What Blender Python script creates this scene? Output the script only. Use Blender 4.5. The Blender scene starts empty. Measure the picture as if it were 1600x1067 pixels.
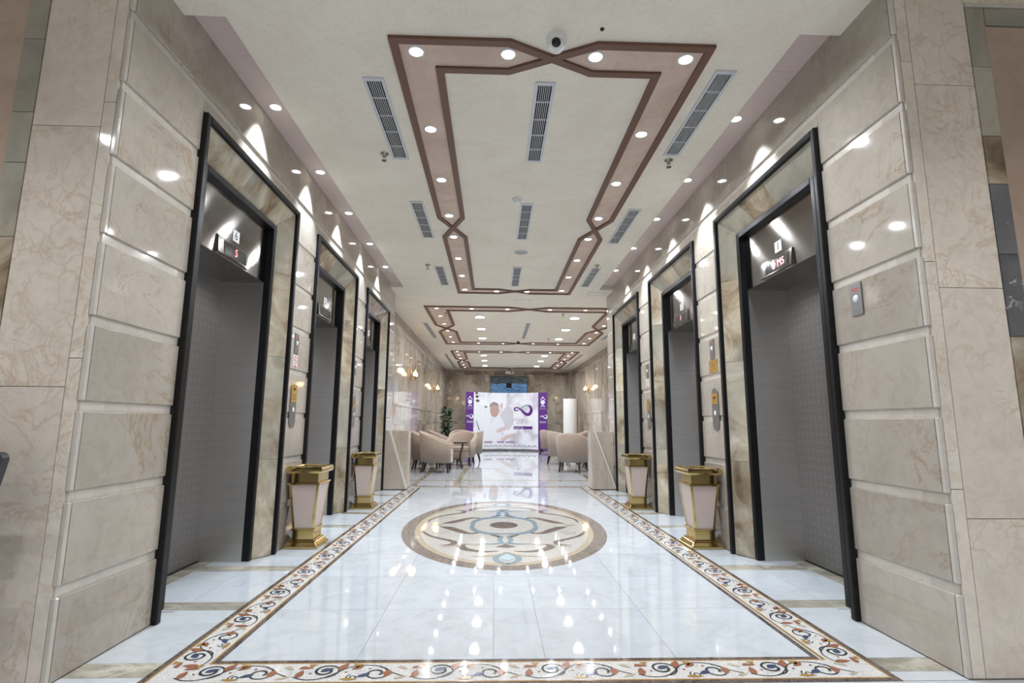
import bpy, bmesh, math, random
from mathutils import Matrix, Vector
random.seed(7)
S = bpy.context.scene
COL = S.collection
PI = math.pi

# ------------------------------------------------------------------ camera
YAW, PITCH, ROLL, FPX = math.radians(1.8808), math.radians(8.8685), math.radians(-0.3903), 828.65
cam_d = bpy.data.cameras.new('camera'); cam = bpy.data.objects.new('camera', cam_d); COL.objects.link(cam)
cam_d.sensor_fit = 'HORIZONTAL'; cam_d.sensor_width = 36.0; cam_d.lens = FPX * 36.0 / 1600.0
cam_d.clip_start = 0.05; cam_d.clip_end = 200
_r = Vector((math.cos(YAW), -math.sin(YAW), 0)); _f0 = Vector((math.sin(YAW), math.cos(YAW), 0))
_f = _f0 * math.cos(PITCH) + Vector((0, 0, math.sin(PITCH))); _u = _r.cross(_f)
_r2 = _r * math.cos(ROLL) - _u * math.sin(ROLL); _u2 = _r * math.sin(ROLL) + _u * math.cos(ROLL)
_m = Matrix((_r2, _u2, -_f)).transposed().to_4x4(); _m.translation = Vector((0, 0, 1.0))
cam.matrix_world = _m
S.camera = cam
# ------------------------------------------------------------------ world, exposure
w = bpy.data.worlds.new('world'); S.world = w; w.use_nodes = True
w.node_tree.nodes['Background'].inputs[0].default_value = (0.9, 0.93, 1.0, 1)
w.node_tree.nodes['Background'].inputs[1].default_value = 0.3
S.view_settings.view_transform = 'Standard'; S.view_settings.look = 'None'
S.view_settings.gamma = 1.0; S.view_settings.use_curve_mapping = False
S.view_settings.exposure = -0.02
S.cycles.max_bounces = 7; S.cycles.diffuse_bounces = 4; S.cycles.glossy_bounces = 4; S.cycles.transmission_bounces = 2
S.cycles.caustics_reflective = False; S.cycles.caustics_refractive = False
LK = 1.0          # common factor on all lamp powers
COOL = (0.90, 0.95, 1.0)
WARM = (1.0, 0.72, 0.38)

# ------------------------------------------------------------------ main sizes (metres)
XL, XR, CZ, CZ2 = -1.694, 1.917, 3.168, 3.236
YF, YE = 2.25, 8.86
LX0, LX1, LY1 = -1.95, 3.15, 21.5
DY = [2.876 + 0.742 + 1.993 * k for k in range(3)]     # elevator centres
DH = 0.742

# ------------------------------------------------------------------ helpers
class MB:
    def __init__(s): s.v = []; s.f = []; s.m = []; s.sm = []
    def add(s, vs, fs, m=0, smooth=False):
        o = len(s.v); s.v += [tuple(p) for p in vs]
        for f in fs: s.f.append([i + o for i in f]); s.m.append(m); s.sm.append(smooth)
    def box(s, x0, x1, y0, y1, z0, z1, m=0):
        if x0 > x1: x0, x1 = x1, x0
        s.add([(x0,y0,z0),(x1,y0,z0),(x1,y1,z0),(x0,y1,z0),(x0,y0,z1),(x1,y0,z1),(x1,y1,z1),(x0,y1,z1)],
              [(0,3,2,1),(4,5,6,7),(0,1,5,4),(1,2,6,5),(2,3,7,6),(3,0,4,7)], m)
    def hexa(s, a, b, m=0):           # a, b: two quads (4 pts) -> closed solid
        s.add(list(a) + list(b), [(0,1,2,3),(7,6,5,4),(0,4,5,1),(1,5,6,2),(2,6,7,3),(3,7,4,0)], m)
    def prism(s, poly, z0, z1, m=0):
        n = len(poly)
        s.add([(x,y,z0) for x,y in poly] + [(x,y,z1) for x,y in poly],
              [tuple(range(n))[::-1], tuple(range(n,2*n))] + [(i,(i+1)%n,n+(i+1)%n,n+i) for i in range(n)], m)
    def lathe(s, prof, seg=24, c=(0,0,0), m=0, smooth=True, sx=1, sy=1, cap=True):
        vs = []
        for r, z in prof:
            for k in range(seg):
                a = 2*PI*k/seg; vs.append((c[0]+r*sx*math.cos(a), c[1]+r*sy*math.sin(a), c[2]+z))
        fs = []
        for i in range(len(prof)-1):
            for k in range(seg):
                k2 = (k+1)%seg; fs.append((i*seg+k, i*seg+k2, (i+1)*seg+k2, (i+1)*seg+k))
        s.add(vs, fs, m, smooth)
        if cap:
            n = len(prof)-1
            s.add([vs[k] for k in range(seg)], [tuple(range(seg))[::-1]], m)
            s.add([vs[n*seg+k] for k in range(seg)], [tuple(range(seg))], m)
    def tube(s, pts, rad, seg=8, m=0, smooth=True):
        pts = [Vector(p) for p in pts]
        if not isinstance(rad, (list, tuple)): rad = [rad]*len(pts)
        rings = []
        ref = None
        for i, p in enumerate(pts):
            t = (pts[min(i+1,len(pts)-1)] - pts[max(i-1,0)]).normalized()
            if ref is None:
                ref = Vector((0,0,1)) if abs(t.z) < .9 else Vector((1,0,0))
            a = t.cross(ref).normalized(); b = t.cross(a).normalized(); ref = -b if False else a.cross(t)
            rings.append([tuple(p + (a*math.cos(2*PI*k/seg) + b*math.sin(2*PI*k/seg))*rad[i]) for k in range(seg)])
        vs = [q for r in rings for q in r]; fs = []
        for i in range(len(rings)-1):
            for k in range(seg):
                k2=(k+1)%seg; fs.append((i*seg+k,i*seg+k2,(i+1)*seg+k2,(i+1)*seg+k))
        s.add(vs, fs, m, smooth)
        s.add(rings[0], [tuple(range(seg))[::-1]], m); s.add(rings[-1], [tuple(range(seg))], m)
    def ribbon(s, pts, ws, z, m=0, closed=False):     # flat ribbon in xy at height z
        n = len(pts); L = []; R = []
        for i in range(n):
            if closed:
                p0, p1, p2 = Vector(pts[i-1]), Vector(pts[i]), Vector(pts[(i+1)%n])
            else:
                p0, p1, p2 = Vector(pts[max(i-1,0)]), Vector(pts[i]), Vector(pts[min(i+1,n-1)])
            d1 = (p1-p0).normalized() if (p1-p0).length > 1e-9 else (p2-p1).normalized()
            d2 = (p2-p1).normalized() if (p2-p1).length > 1e-9 else d1
            t = (d1+d2).normalized() if (d1+d2).length > 1e-6 else d1
            nn = Vector((-t.y, t.x)); c = max(.35, nn.dot(Vector((-d1.y, d1.x))))
            h = ws[i] if isinstance(ws, (list,tuple)) else ws
            L.append(p1 + nn*h/2/c); R.append(p1 - nn*h/2/c)
        vs = [(p.x,p.y,z) for p in L] + [(p.x,p.y,z) for p in R]
        fs = [(n+i, n+(i+1)%n, (i+1)%n, i) for i in range(n if closed else n-1)]
        s.add(vs, fs, m)
    def poly(s, pts, z, m=0):
        s.add([(p[0],p[1],z) for p in pts], [tuple(range(len(pts)))], m)
    def mesh(s, name, mats, bevel=0, recalc=True):
        me = bpy.data.meshes.new(name); me.from_pydata(s.v, [], s.f)
        for i, p in enumerate(me.polygons): p.material_index = s.m[i]; p.use_smooth = s.sm[i]
        for mt in (mats if isinstance(mats, (list,tuple)) else [mats]): me.materials.append(mt)
        if recalc or bevel:
            b = bmesh.new(); b.from_mesh(me)
            if bevel: bmesh.ops.bevel(b, geom=list(b.edges), offset=bevel, segments=1, affect='EDGES', profile=.5)
            if recalc: bmesh.ops.recalc_face_normals(b, faces=list(b.faces))
            b.to_mesh(me); b.free()
        return me
    def build(s, name, mats, parent=None, loc=(0,0,0), bevel=0, recalc=True):
        return link(name, s.mesh(name, mats, bevel, recalc), parent, loc)

def link(name, data, parent=None, loc=(0,0,0)):
    o = bpy.data.objects.new(name, data); COL.objects.link(o); o.parent = parent; o.location = loc
    return o
def empty(name, loc=(0,0,0), rz=0):
    o = bpy.data.objects.new(name, None); COL.objects.link(o); o.location = loc; o.rotation_euler = (0,0,rz)
    o.empty_display_size = .1
    return o
def tag(o, label, cat=None, group=None, kind=None):
    o['label'] = label
    if cat: o['category'] = cat
    if group: o['group'] = group
    if kind: o['kind'] = kind
    return o
def struct(o, label=None):
    o['kind'] = 'structure'
    if label: o['label'] = label
    return o
def kids(o): return [c for c in bpy.data.objects if c.parent == o]
def copy_tree(o, loc=None, rz=None, parent=None, name=None):
    c = o.copy(); COL.objects.link(c); c.parent = parent
    if name: c.name = name
    if loc is not None: c.location = loc
    if rz is not None: c.rotation_euler = (0,0,rz)
    for ch in kids(o): copy_tree(ch, parent=c)
    return c
def catmull(pts, n=8):
    P = [Vector(p) for p in pts]; out = []
    for i in range(len(P)-1):
        a, b, c, d = P[max(i-1,0)], P[i], P[i+1], P[min(i+2,len(P)-1)]
        for k in range(n):
            t = k/n
            out.append(0.5*((2*b)+(c-a)*t+(2*a-5*b+4*c-d)*t*t+(3*b-a-3*c+d)*t**3))
    out.append(P[-1]); return [tuple(p) for p in out]
def text(body, size, mat, parent, mw, extrude=0.0, name='numeral', align='CENTER'):
    cu = bpy.data.curves.new(name, 'FONT'); cu.body = body; cu.size = size; cu.extrude = extrude
    cu.align_x = align; cu.align_y = 'CENTER'; cu.materials.append(mat)
    o = bpy.data.objects.new(name, cu); COL.objects.link(o); o.parent = parent; o.matrix_local = mw
    return o
def wall_mat(s, loc):    # text on a side wall: s=-1 left wall, +1 right wall
    X = Vector((0, -s, 0)); Y = Vector((0,0,1)); Z = X.cross(Y)
    m = Matrix((X, Y, Z)).transposed().to_4x4(); m.translation = Vector(loc); return m

# ------------------------------------------------------------------ materials
def nmat(name, col=(.8,.8,.8), rough=.5, metal=0.0, ior=1.5, **kw):
    m = bpy.data.materials.new(name); m.use_nodes = True
    b = m.node_tree.nodes['Principled BSDF']
    b.inputs['Base Color'].default_value = (*col, 1); b.inputs['Roughness'].default_value = rough
    b.inputs['Metallic'].default_value = metal; b.inputs['IOR'].default_value = ior
    for k, v in kw.items(): b.inputs[k.replace('_',' ')].default_value = v
    return m, m.node_tree.nodes, m.node_tree.links, b
def nd(N, t, **kw):
    n = N.new('ShaderNode' + t)
    for k, v in kw.items():
        if k in n.inputs.keys(): n.inputs[k].default_value = v
        else: setattr(n, k, v)
    return n
def ramp(N, stops):
    r = N.new('ShaderNodeValToRGB'); e = r.color_ramp.elements
    while len(e) < len(stops): e.new(.5)
    for i, (p, c) in enumerate(stops): e[i].position = p; e[i].color = (*c, 1) if len(c) == 3 else c
    return r
def coords(N, L, rnd=12.0, scale=(1,1,1)):
    g = nd(N, 'NewGeometry'); oi = nd(N, 'ObjectInfo'); mul = nd(N, 'Math', operation='MULTIPLY'); mul.inputs[1].default_value = rnd
    L.new(oi.outputs['Random'], mul.inputs[0])
    ad = nd(N, 'VectorMath', operation='ADD'); L.new(g.outputs['Position'], ad.inputs[0]); L.new(mul.outputs[0], ad.inputs[1])
    mp = nd(N, 'Mapping'); mp.inputs['Scale'].default_value = scale; L.new(ad.outputs[0], mp.inputs['Vector'])
    return mp.outputs['Vector'], oi
def bump(N, L, b, src, strength, dist=.002):
    bp = nd(N, 'Bump'); bp.inputs['Strength'].default_value = strength; bp.inputs['Distance'].default_value = dist
    L.new(src, bp.inputs['Height']); L.new(bp.outputs['Normal'], b.inputs['Normal'])
def mixc(N, L, fac, a, b, blend='MIX'):
    m = nd(N, 'Mix', data_type='RGBA', blend_type=blend)
    for s, v in ((0, fac), (6, a), (7, b)):
        if hasattr(v, 'is_linked') or hasattr(v, 'links'): L.new(v, m.inputs[s])
        else: m.inputs[s].default_value = v if s == 0 else (*v, 1)
    return m.outputs[2]
def stone(name, base, dark, vein, rough=.12, scale=1.5, vscale=2.2, vw=.03, vamt=.6, rnd=12, stretch=(1,1,1), var=.12, contrast=1.0, breccia=0):
    m, N, L, b = nmat(name, base, rough)
    v, oi = coords(N, L, rnd, stretch)
    n1 = nd(N, 'TexNoise', Scale=scale, Detail=6.0, Roughness=.6, Distortion=.4); L.new(v, n1.inputs['Vector'])
    r1 = ramp(N, [(.5-.22*contrast, dark), (.5+.2*contrast, base)]); L.new(n1.outputs['Fac'], r1.inputs[0])
    # veins : thin level lines of a distorted noise
    n2 = nd(N, 'TexNoise', Scale=vscale, Detail=7.0, Roughness=.62, Distortion=1.2); L.new(v, n2.inputs['Vector'])
    sb = nd(N, 'Math', operation='SUBTRACT'); sb.inputs[1].default_value = .5; L.new(n2.outputs['Fac'], sb.inputs[0])
    ab = nd(N, 'Math', operation='ABSOLUTE'); L.new(sb.outputs[0], ab.inputs[0])
    r2 = ramp(N, [(0, (vamt,)*3), (vw, (0,0,0))]); L.new(ab.outputs[0], r2.inputs[0])
    n3 = nd(N, 'TexNoise', Scale=scale*.9, Detail=2.0); L.new(v, n3.inputs['Vector'])
    r3 = ramp(N, [(.45,(0,0,0)), (.62,(1,1,1))]); L.new(n3.outputs['Fac'], r3.inputs[0])
    mu = nd(N, 'Math', operation='MULTIPLY'); L.new(r2.outputs[0], mu.inputs[0]); L.new(r3.outputs[0], mu.inputs[1])
    c = mixc(N, L, mu.outputs[0], r1.outputs[0], vein)
    n6 = nd(N, 'TexNoise', Scale=scale*7, Detail=8.0, Roughness=.72, Distortion=.8); L.new(v, n6.inputs['Vector'])
    r6 = ramp(N, [(.3,(.86,.85,.84)), (.55,(1,1,1)), (.75,(1.0,1.0,1.0))]); L.new(n6.outputs['Fac'], r6.inputs[0])
    c = mixc(N, L, 1.0, c, r6.outputs[0], 'MULTIPLY')
    if breccia:
        wv = nd(N, 'VectorMath', operation='ADD'); ns = nd(N, 'TexNoise', Scale=5.0, Detail=3.0); L.new(v, ns.inputs['Vector'])
        sc_ = nd(N, 'VectorMath', operation='SCALE'); sc_.inputs[3].default_value = .22; L.new(ns.outputs['Color'], sc_.inputs[0])
        L.new(v, wv.inputs[0]); L.new(sc_.outputs[0], wv.inputs[1])
        vo = nd(N, 'TexVoronoi', Scale=breccia, feature='DISTANCE_TO_EDGE'); L.new(wv.outputs[0], vo.inputs['Vector'])
        rb = ramp(N, [(.0,(.5,)*3), (.04,(0,0,0))]); L.new(vo.outputs['Distance'], rb.inputs[0])
        n5 = nd(N, 'TexNoise', Scale=1.7, Detail=3.0); L.new(wv.outputs[0], n5.inputs['Vector'])
        r5 = ramp(N, [(.46,(0,0,0)), (.6,(1,1,1))]); L.new(n5.outputs['Fac'], r5.inputs[0])
        m5 = nd(N, 'Math', operation='MULTIPLY'); L.new(rb.outputs[0], m5.inputs[0]); L.new(r5.outputs[0], m5.inputs[1])
        c = mixc(N, L, m5.outputs[0], c, vein)
    # piece to piece tone
    h = nd(N, 'HueSaturation'); mr = nd(N, 'MapRange'); mr.inputs[3].default_value = 1-var; mr.inputs[4].default_value = 1+var*.6
    L.new(oi.outputs['Random'], mr.inputs[0]); L.new(mr.outputs[0], h.inputs['Value']); L.new(c, h.inputs['Color'])
    L.new(h.outputs[0], b.inputs['Base Color'])
    return m
M = {}
M['panel'] = stone('beige_marble_panel', (.55,.49,.42), (.42,.37,.315), (.38,.25,.14), .06, 1.6, 2.6, .018, .7, contrast=1.15)
M['groove'] = stone('pale_marble_groove', (.70,.65,.585), (.62,.57,.51), (.45,.35,.25), .1, 1.3, 1.7, .01, .3)
M['front'] = stone('cream_breccia_marble', (.82,.74,.65), (.70,.61,.525), (.55,.40,.27), .05, 1.8, 4.2, .03, .55, contrast=1.0, breccia=7.0, var=.05)
M['rose'] = stone('rose_marble', (.55,.42,.34), (.45,.33,.26), (.55,.33,.15), .12, 1.2, 1.6, .03, .6)
M['lounge'] = stone('lounge_marble', (.64,.57,.485), (.33,.265,.20), (.26,.18,.11), .06, 1.6, 1.8, .035, .8, stretch=(1,1,.5), contrast=.75)
M['course'] = stone('brown_wall_band', (.34,.27,.22), (.26,.2,.16), (.5,.4,.3), .15, 2, 2, .02, .4)
M['podium'] = stone('travertine_podium', (.56,.49,.41), (.44,.37,.3), (.4,.27,.16), .2, 1.6, 1.2, .03, .5, stretch=(2.2,2.2,.6))
M['podium_edge'] = nmat('podium_edge_stone', (.66,.64,.6), .22)[0]
M['white'] = stone('white_floor_marble', (.61,.64,.675), (.54,.565,.60), (.42,.44,.47), .025, .9, 1.1, .012, .35, var=.03)
M['band'] = stone('green_onyx_band', (.50,.46,.37), (.24,.225,.18), (.66,.61,.52), .05, 3.5, 3, .06, .8, stretch=(.8,2,1), contrast=.7, var=.2)
M['greymarble'] = stone('dark_grey_marble', (.16,.16,.165), (.09,.09,.095), (.75,.74,.72), .1, 2, 1.4, .012, 1.0)
def onyx():
    m, N, L, b = nmat('onyx', rough=.06)
    v, oi = coords(N, L, 20)
    n1 = nd(N, 'TexNoise', Scale=3.0, Detail=7.0, Roughness=.62, Distortion=.8); L.new(v, n1.inputs['Vector'])
    r1 = ramp(N, [(.30,(.12,.085,.055)), (.40,(.29,.22,.145)), (.49,(.42,.345,.25)), (.57,(.50,.43,.325)), (.68,(.66,.61,.51))]); L.new(n1.outputs['Fac'], r1.inputs[0])
    n2 = nd(N, 'TexNoise', Scale=.9, Detail=3.0, Distortion=.6); L.new(v, n2.inputs['Vector'])
    r2 = ramp(N, [(.46,(0,0,0)), (.58,(.7,.7,.7))]); L.new(n2.outputs['Fac'], r2.inputs[0])
    c = mixc(N, L, r2.outputs[0], r1.outputs[0], (.36,.36,.31))
    h = nd(N, 'HueSaturation'); mr = nd(N, 'MapRange'); mr.inputs[3].default_value = .8; mr.inputs[4].default_value = 1.2
    L.new(oi.outputs['Random'], mr.inputs[0]); L.new(mr.outputs[0], h.inputs['Value']); L.new(c, h.inputs['Color']); L.new(h.outputs[0], b.inputs['Base Color'])
    return m
M['onyx'] = onyx()
def plaster(name, c1, c2, sc=14, st=.8):
    m, N, L, b = nmat(name, c1, .7)
    g = nd(N, 'NewGeometry')
    n1 = nd(N, 'TexNoise', Scale=2.2, Detail=6.0, Roughness=.7, Distortion=1.0); L.new(g.outputs['Position'], n1.inputs['Vector'])
    r = ramp(N, [(.35,c2), (.62,c1)]); L.new(n1.outputs['Fac'], r.inputs[0])
    n3 = nd(N, 'TexNoise', Scale=sc*2.5, Detail=4.0, Roughness=.7, Distortion=2.0); L.new(g.outputs['Position'], n3.inputs['Vector'])
    r3 = ramp(N, [(.38,(.93,.92,.90)), (.52,(1,1,1))]); L.new(n3.outputs['Fac'], r3.inputs[0]); L.new(mixc(N, L, 1.0, r.outputs[0], r3.outputs[0], 'MULTIPLY'), b.inputs['Base Color'])
    n2 = nd(N, 'TexNoise', Scale=sc*4, Detail=5.0, Roughness=.65, Distortion=1.5); L.new(g.outputs['Position'], n2.inputs['Vector'])
    bump(N, L, b, n2.outputs['Fac'], st, .003)
    return m
M['ceil'] = plaster('cream_textured_ceiling', (.87,.815,.71), (.82,.755,.645))
M['channel'] = plaster('rose_textured_plaster', (.72,.565,.475), (.60,.45,.365), 20, 1.0)
M['cove'] = nmat('mauve_paint', (.62,.51,.475), .6)[0]
M['brown'] = nmat('brown_paint', (.15,.072,.046), .5)[0]
M['black'] = stone('black_granite', (.012,.012,.014), (.006,.006,.007), (.05,.05,.055), .3, 30, 14, .02, .3, var=0)
M['black'].node_tree.nodes['Principled BSDF'].inputs['Specular IOR Level'].default_value = .25
def brushed(name, col, rough, an=.85, rot=0.0):
    m, N, L, b = nmat(name, col, rough, 1.0)
    tg = nd(N, 'Tangent', direction_type='UV_MAP'); L.new(tg.outputs[0], b.inputs['Tangent'])
    b.inputs['Anisotropic'].default_value = an; b.inputs['Anisotropic Rotation'].default_value = rot
    tc = nd(N, 'TexCoord'); mp = nd(N, 'Mapping'); mp.inputs['Scale'].default_value = (3, 3, 45)
    L.new(tc.outputs['Object'], mp.inputs[0]); n = nd(N, 'TexNoise', Scale=1.0, Detail=4.0); L.new(mp.outputs[0], n.inputs['Vector'])
    h = nd(N, 'HueSaturation'); mr = nd(N, 'MapRange'); mr.inputs[3].default_value = .88; mr.inputs[4].default_value = 1.12
    L.new(n.outputs['Fac'], mr.inputs[0]); L.new(mr.outputs[0], h.inputs['Value']); h.inputs['Color'].default_value = (*col, 1); L.new(h.outputs[0], b.inputs['Base Color'])
    return m
def add_uv(o):
    me = o.data; uv = me.uv_layers.new(name='UVMap')
    for p in me.polygons:
        k = 1 if abs(p.normal.x) > .7 else 0
        for li in p.loop_indices:
            v = me.vertices[me.loops[li].vertex_index].co; uv.data[li].uv = (v[k], v[2] if abs(p.normal.z) < .7 else v[1])
    return o
M['steel'] = brushed('brushed_steel', (.27,.25,.235), .11, .95, .25)
M['steel_jamb'] = brushed('brushed_steel_jamb', (.66,.645,.635), .4, .5, .25)
def doormat():
    m, N, L, b = nmat('etched_door_steel', (.36,.35,.345), .34, 1.0)
    tc = nd(N, 'TexCoord'); sp = nd(N, 'SeparateXYZ'); L.new(tc.outputs['Object'], sp.inputs[0])
    cb = nd(N, 'CombineXYZ'); L.new(sp.outputs[1], cb.inputs[0]); L.new(sp.outputs[2], cb.inputs[1])
    vo = nd(N, 'TexVoronoi', Scale=17.0, Randomness=0.0, voronoi_dimensions='2D'); L.new(cb.outputs[0], vo.inputs['Vector'])
    r = ramp(N, [(.16,(1,1,1)), (.2,(0,0,0))]); L.new(vo.outputs['Distance'], r.inputs[0])
    c = mixc(N, L, r.outputs[0], (.36,.35,.345), (.45,.44,.43)); L.new(c, b.inputs['Base Color'])
    mr = nd(N, 'MapRange'); mr.inputs[3].default_value = .32; mr.inputs[4].default_value = .42; L.new(r.outputs[0], mr.inputs[0]); L.new(mr.outputs[0], b.inputs['Roughness'])
    return m
M['door'] = doormat()
M['darkmetal'] = nmat('dark_metal', (.05,.05,.055), .4, .8)[0]
M['plate_steel'] = nmat('dull_steel_plate', (.30,.30,.31), .38, .9)[0]
M['gold'] = nmat('polished_brass', (.62,.46,.19), .14, 1.0)[0]
M['goldplate'] = nmat('brass_plate', (.75,.50,.14), .25, .9)[0]
M['engrave'] = nmat('engraved_brown', (.25,.13,.03), .5)[0]
M['binpanel'] = nmat('blush_stone_panel', (.60,.49,.44), .25)[0]
M['paper'] = nmat('white_plate', (.85,.85,.85), .4)[0]
M['ink'] = nmat('black_ink', (.015,.015,.02), .5)[0]
M['red'] = nmat('red_ink', (.55,.06,.05), .5)[0]
M['screen'] = nmat('black_display', (.006,.008,.008), .12)[0]
def emit(name, col, st):
    m, N, L, b = nmat(name, (.8,.8,.8), .5)
    b.inputs['Emission Color'].default_value = (*col,1); b.inputs['Emission Strength'].default_value = st; m.cycles.emission_sampling = 'NONE'
    return m
M['led'] = emit('red_led', (1,.04,.02), 3.0)
M['lens'] = emit('lamp_lens', (.96,.98,1), 14.0)
M['bulb'] = emit('warm_bulb', (1,.62,.25), 5.0)
M['whiteplastic'] = nmat('white_plastic', (.78,.78,.78), .35)[0]
M['vent'] = nmat('grey_white_enamel', (.60,.61,.64), .4)[0]
M['dark'] = nmat('dark_void', (.01,.01,.01), .8)[0]
M['chrome'] = nmat('chrome', (.35,.33,.3), .2, 1.0)[0]
M['grout'] = nmat('grey_grout', (.48,.48,.48), .6)[0]
def fabricm():
    m, N, L, b = nmat('beige_upholstery', (.39,.305,.25), .85)
    tc = nd(N, 'TexCoord'); n = nd(N, 'TexNoise', Scale=160.0, Detail=2.0); L.new(tc.outputs['Object'], n.inputs['Vector'])
    bump(N, L, b, n.outputs['Fac'], .25, .002); b.inputs['Sheen Weight'].default_value = .2
    return m
M['fabric'] = fabricm()
M['wood'] = nmat('dark_walnut', (.028,.014,.011), .28)[0]
M['leaf'] = nmat('dark_green_leaf', (.018,.06,.02), .4)[0]
M['pot'] = nmat('dark_pot', (.05,.04,.035), .4)[0]
M['purple'] = nmat('purple_print', (.105,.02,.21), .5)[0]
M['mos_dark'] = nmat('mosaic_black', (.03,.035,.04), .15)[0]
M['mos_rust'] = nmat('mosaic_rust', (.30,.12,.065), .15)[0]
M['mos_ochre'] = nmat('mosaic_ochre', (.38,.22,.06), .15)[0]
M['mos_navy'] = nmat('mosaic_navy', (.05,.07,.13), .15)[0]
M['mos_beige'] = nmat('mosaic_beige', (.50,.42,.31), .04)[0]
M['mos_blue'] = nmat('mosaic_blue_grey', (.24,.31,.36), .04)[0]
M['mos_brown'] = nmat('mosaic_brown', (.19,.145,.125), .04)[0]
M['mos_ice'] = nmat('mosaic_ice_blue', (.45,.56,.62), .04)[0]
def tess(name, c1, c2, sc, grout=.25):
    m, N, L, b = nmat(name, c1, .05)
    g = nd(N, 'NewGeometry')
    vo = nd(N, 'TexVoronoi', Scale=sc, feature='F1'); L.new(g.outputs['Position'], vo.inputs['Vector'])
    ve = nd(N, 'TexVoronoi', Scale=sc, feature='DISTANCE_TO_EDGE'); L.new(g.outputs['Position'], ve.inputs['Vector'])
    sp = nd(N, 'SeparateColor'); L.new(vo.outputs['Color'], sp.inputs[0])
    c = mixc(N, L, sp.outputs[0], c1, c2)
    r = ramp(N, [(.03,(grout,)*3), (.09,(0,0,0))]); L.new(ve.outputs['Distance'], r.inputs[0])
    c2_ = mixc(N, L, r.outputs[0], c, (.3,.28,.26)); L.new(c2_, b.inputs['Base Color'])
    return m
M['mos_white'] = tess('white_mosaic', (.76,.74,.72), (.66,.64,.62), 90, .5)
M['mos_cream'] = tess('cream_mosaic', (.64,.60,.55), (.55,.51,.46), 70, .3)
M['emperador'] = tess('dark_brown_marble_inlay', (.07,.05,.045), (.14,.10,.085), 60, .3)
M['granite'] = tess('brown_granite_mosaic', (.17,.135,.115), (.28,.23,.195), 60, .4)

# ================================================================== SETTING
# ---- floor
fb = MB(); fb.box(-5.2, 5.2, -5.2, 9.0, -.06, -.004); fb.box(-2.4, 3.5, 9.0, 21.8, -.06, -.004)
floor = struct(fb.build('floor', M['grout']), 'polished white marble floor with mosaic border and medallion')
_tc = {}
def tile(name, x0, x1, y0, y1, mt, parent=floor, g=.0012, top=0.0):
    w_, d_ = round(x1-x0, 3), round(y1-y0, 3); key = (w_, d_, mt, top)
    if key not in _tc:
        b = MB(); b.box(-w_/2+g, w_/2-g, -d_/2+g, d_/2-g, -.004, top); _tc[key] = b.mesh(name, M[mt])
    return link(name, _tc[key], parent, ((x0+x1)/2, (y0+y1)/2, 0))
BX0, BX1, BY0, BY1, BW = -1.371, 1.645, 2.245, 8.95, .225     # border, outer edges
IX0, IX1, IY0, IY1 = BX0+BW, BX1-BW-.015, BY0+BW, BY1-BW
xs = [IX0, -.575, .01, .235, .805, IX1]; ys = [IY0 + (IY1-IY0)*k/10 for k in range(11)]
for i in range(5):
    for j in range(10): tile('floor_tile', xs[i], xs[i+1], ys[j], ys[j+1], 'white')
# side strips with onyx cross bands, running into the elevator recesses
bands = [2.39 + .772*k for k in range(9)]
def strip(s):
    X0 = BX0 if s < 0 else BX1; XW = XL if s < 0 else XR
    cuts = [2.245]
    for bc in bands:
        if bc+.065 < 8.86: cuts += [bc-.065, bc+.065]
    cuts.append(8.86)
    for i in range(len(cuts)-1):
        mt = 'band' if i % 2 == 1 else 'white'
        tile('floor_tile', min(X0, XW), max(X0, XW), cuts[i], cuts[i+1], mt)
    for yc in DY:
        a, b_ = yc-.54, yc+.54
        ev = [a] + [c for c in cuts if a < c < b_] + [b_]
        for i in range(len(ev)-1):
            mid = (ev[i]+ev[i+1])/2
            mt = 'band' if any(abs(mid-bc) < .065 for bc in bands) else 'white'
            xa, xb = XW, XW + s*.325
            tile('floor_tile', min(xa, xb), max(xa, xb), ev[i], ev[i+1], mt)
        xa, xb = XW+s*.325, XW+s*.455
        tile('floor_tile', min(xa, xb), max(xa, xb), a, b_, 'band')
strip(-1); strip(1)
# lounge floor: marble slabs between onyx bands
lx = [-1.95, -1.36, -1.26, -.66, -.56, .6, 1.76, 1.86, 2.46, 2.56, 3.15]
ly = [8.95, 9.75, 9.87]; y = 9.87
while y < 20.5:
    ly += [min(y+1.2, 21.5), min(y+2.4, 21.5), min(y+2.52, 21.5)]; y += 2.52
ly = sorted(set(round(v, 3) for v in ly if v <= 21.5)) + ([21.5] if ly[-1] < 21.5 else [])
for i in range(len(lx)-1):
    for j in range(len(ly)-1):
        nb = (lx[i+1]-lx[i] < .2) or (ly[j+1]-ly[j] < .2)
        if ly[j+1]-ly[j] > .01: tile('floor_tile', lx[i], lx[i+1], ly[j], ly[j+1], 'band' if nb else 'white')
for i in range(4):
    for j in range(3): tile('floor_tile', -5+2.5*i, -2.5+2.5*i, -5.2+2.48*j, -2.72+2.48*j, 'white')
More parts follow.
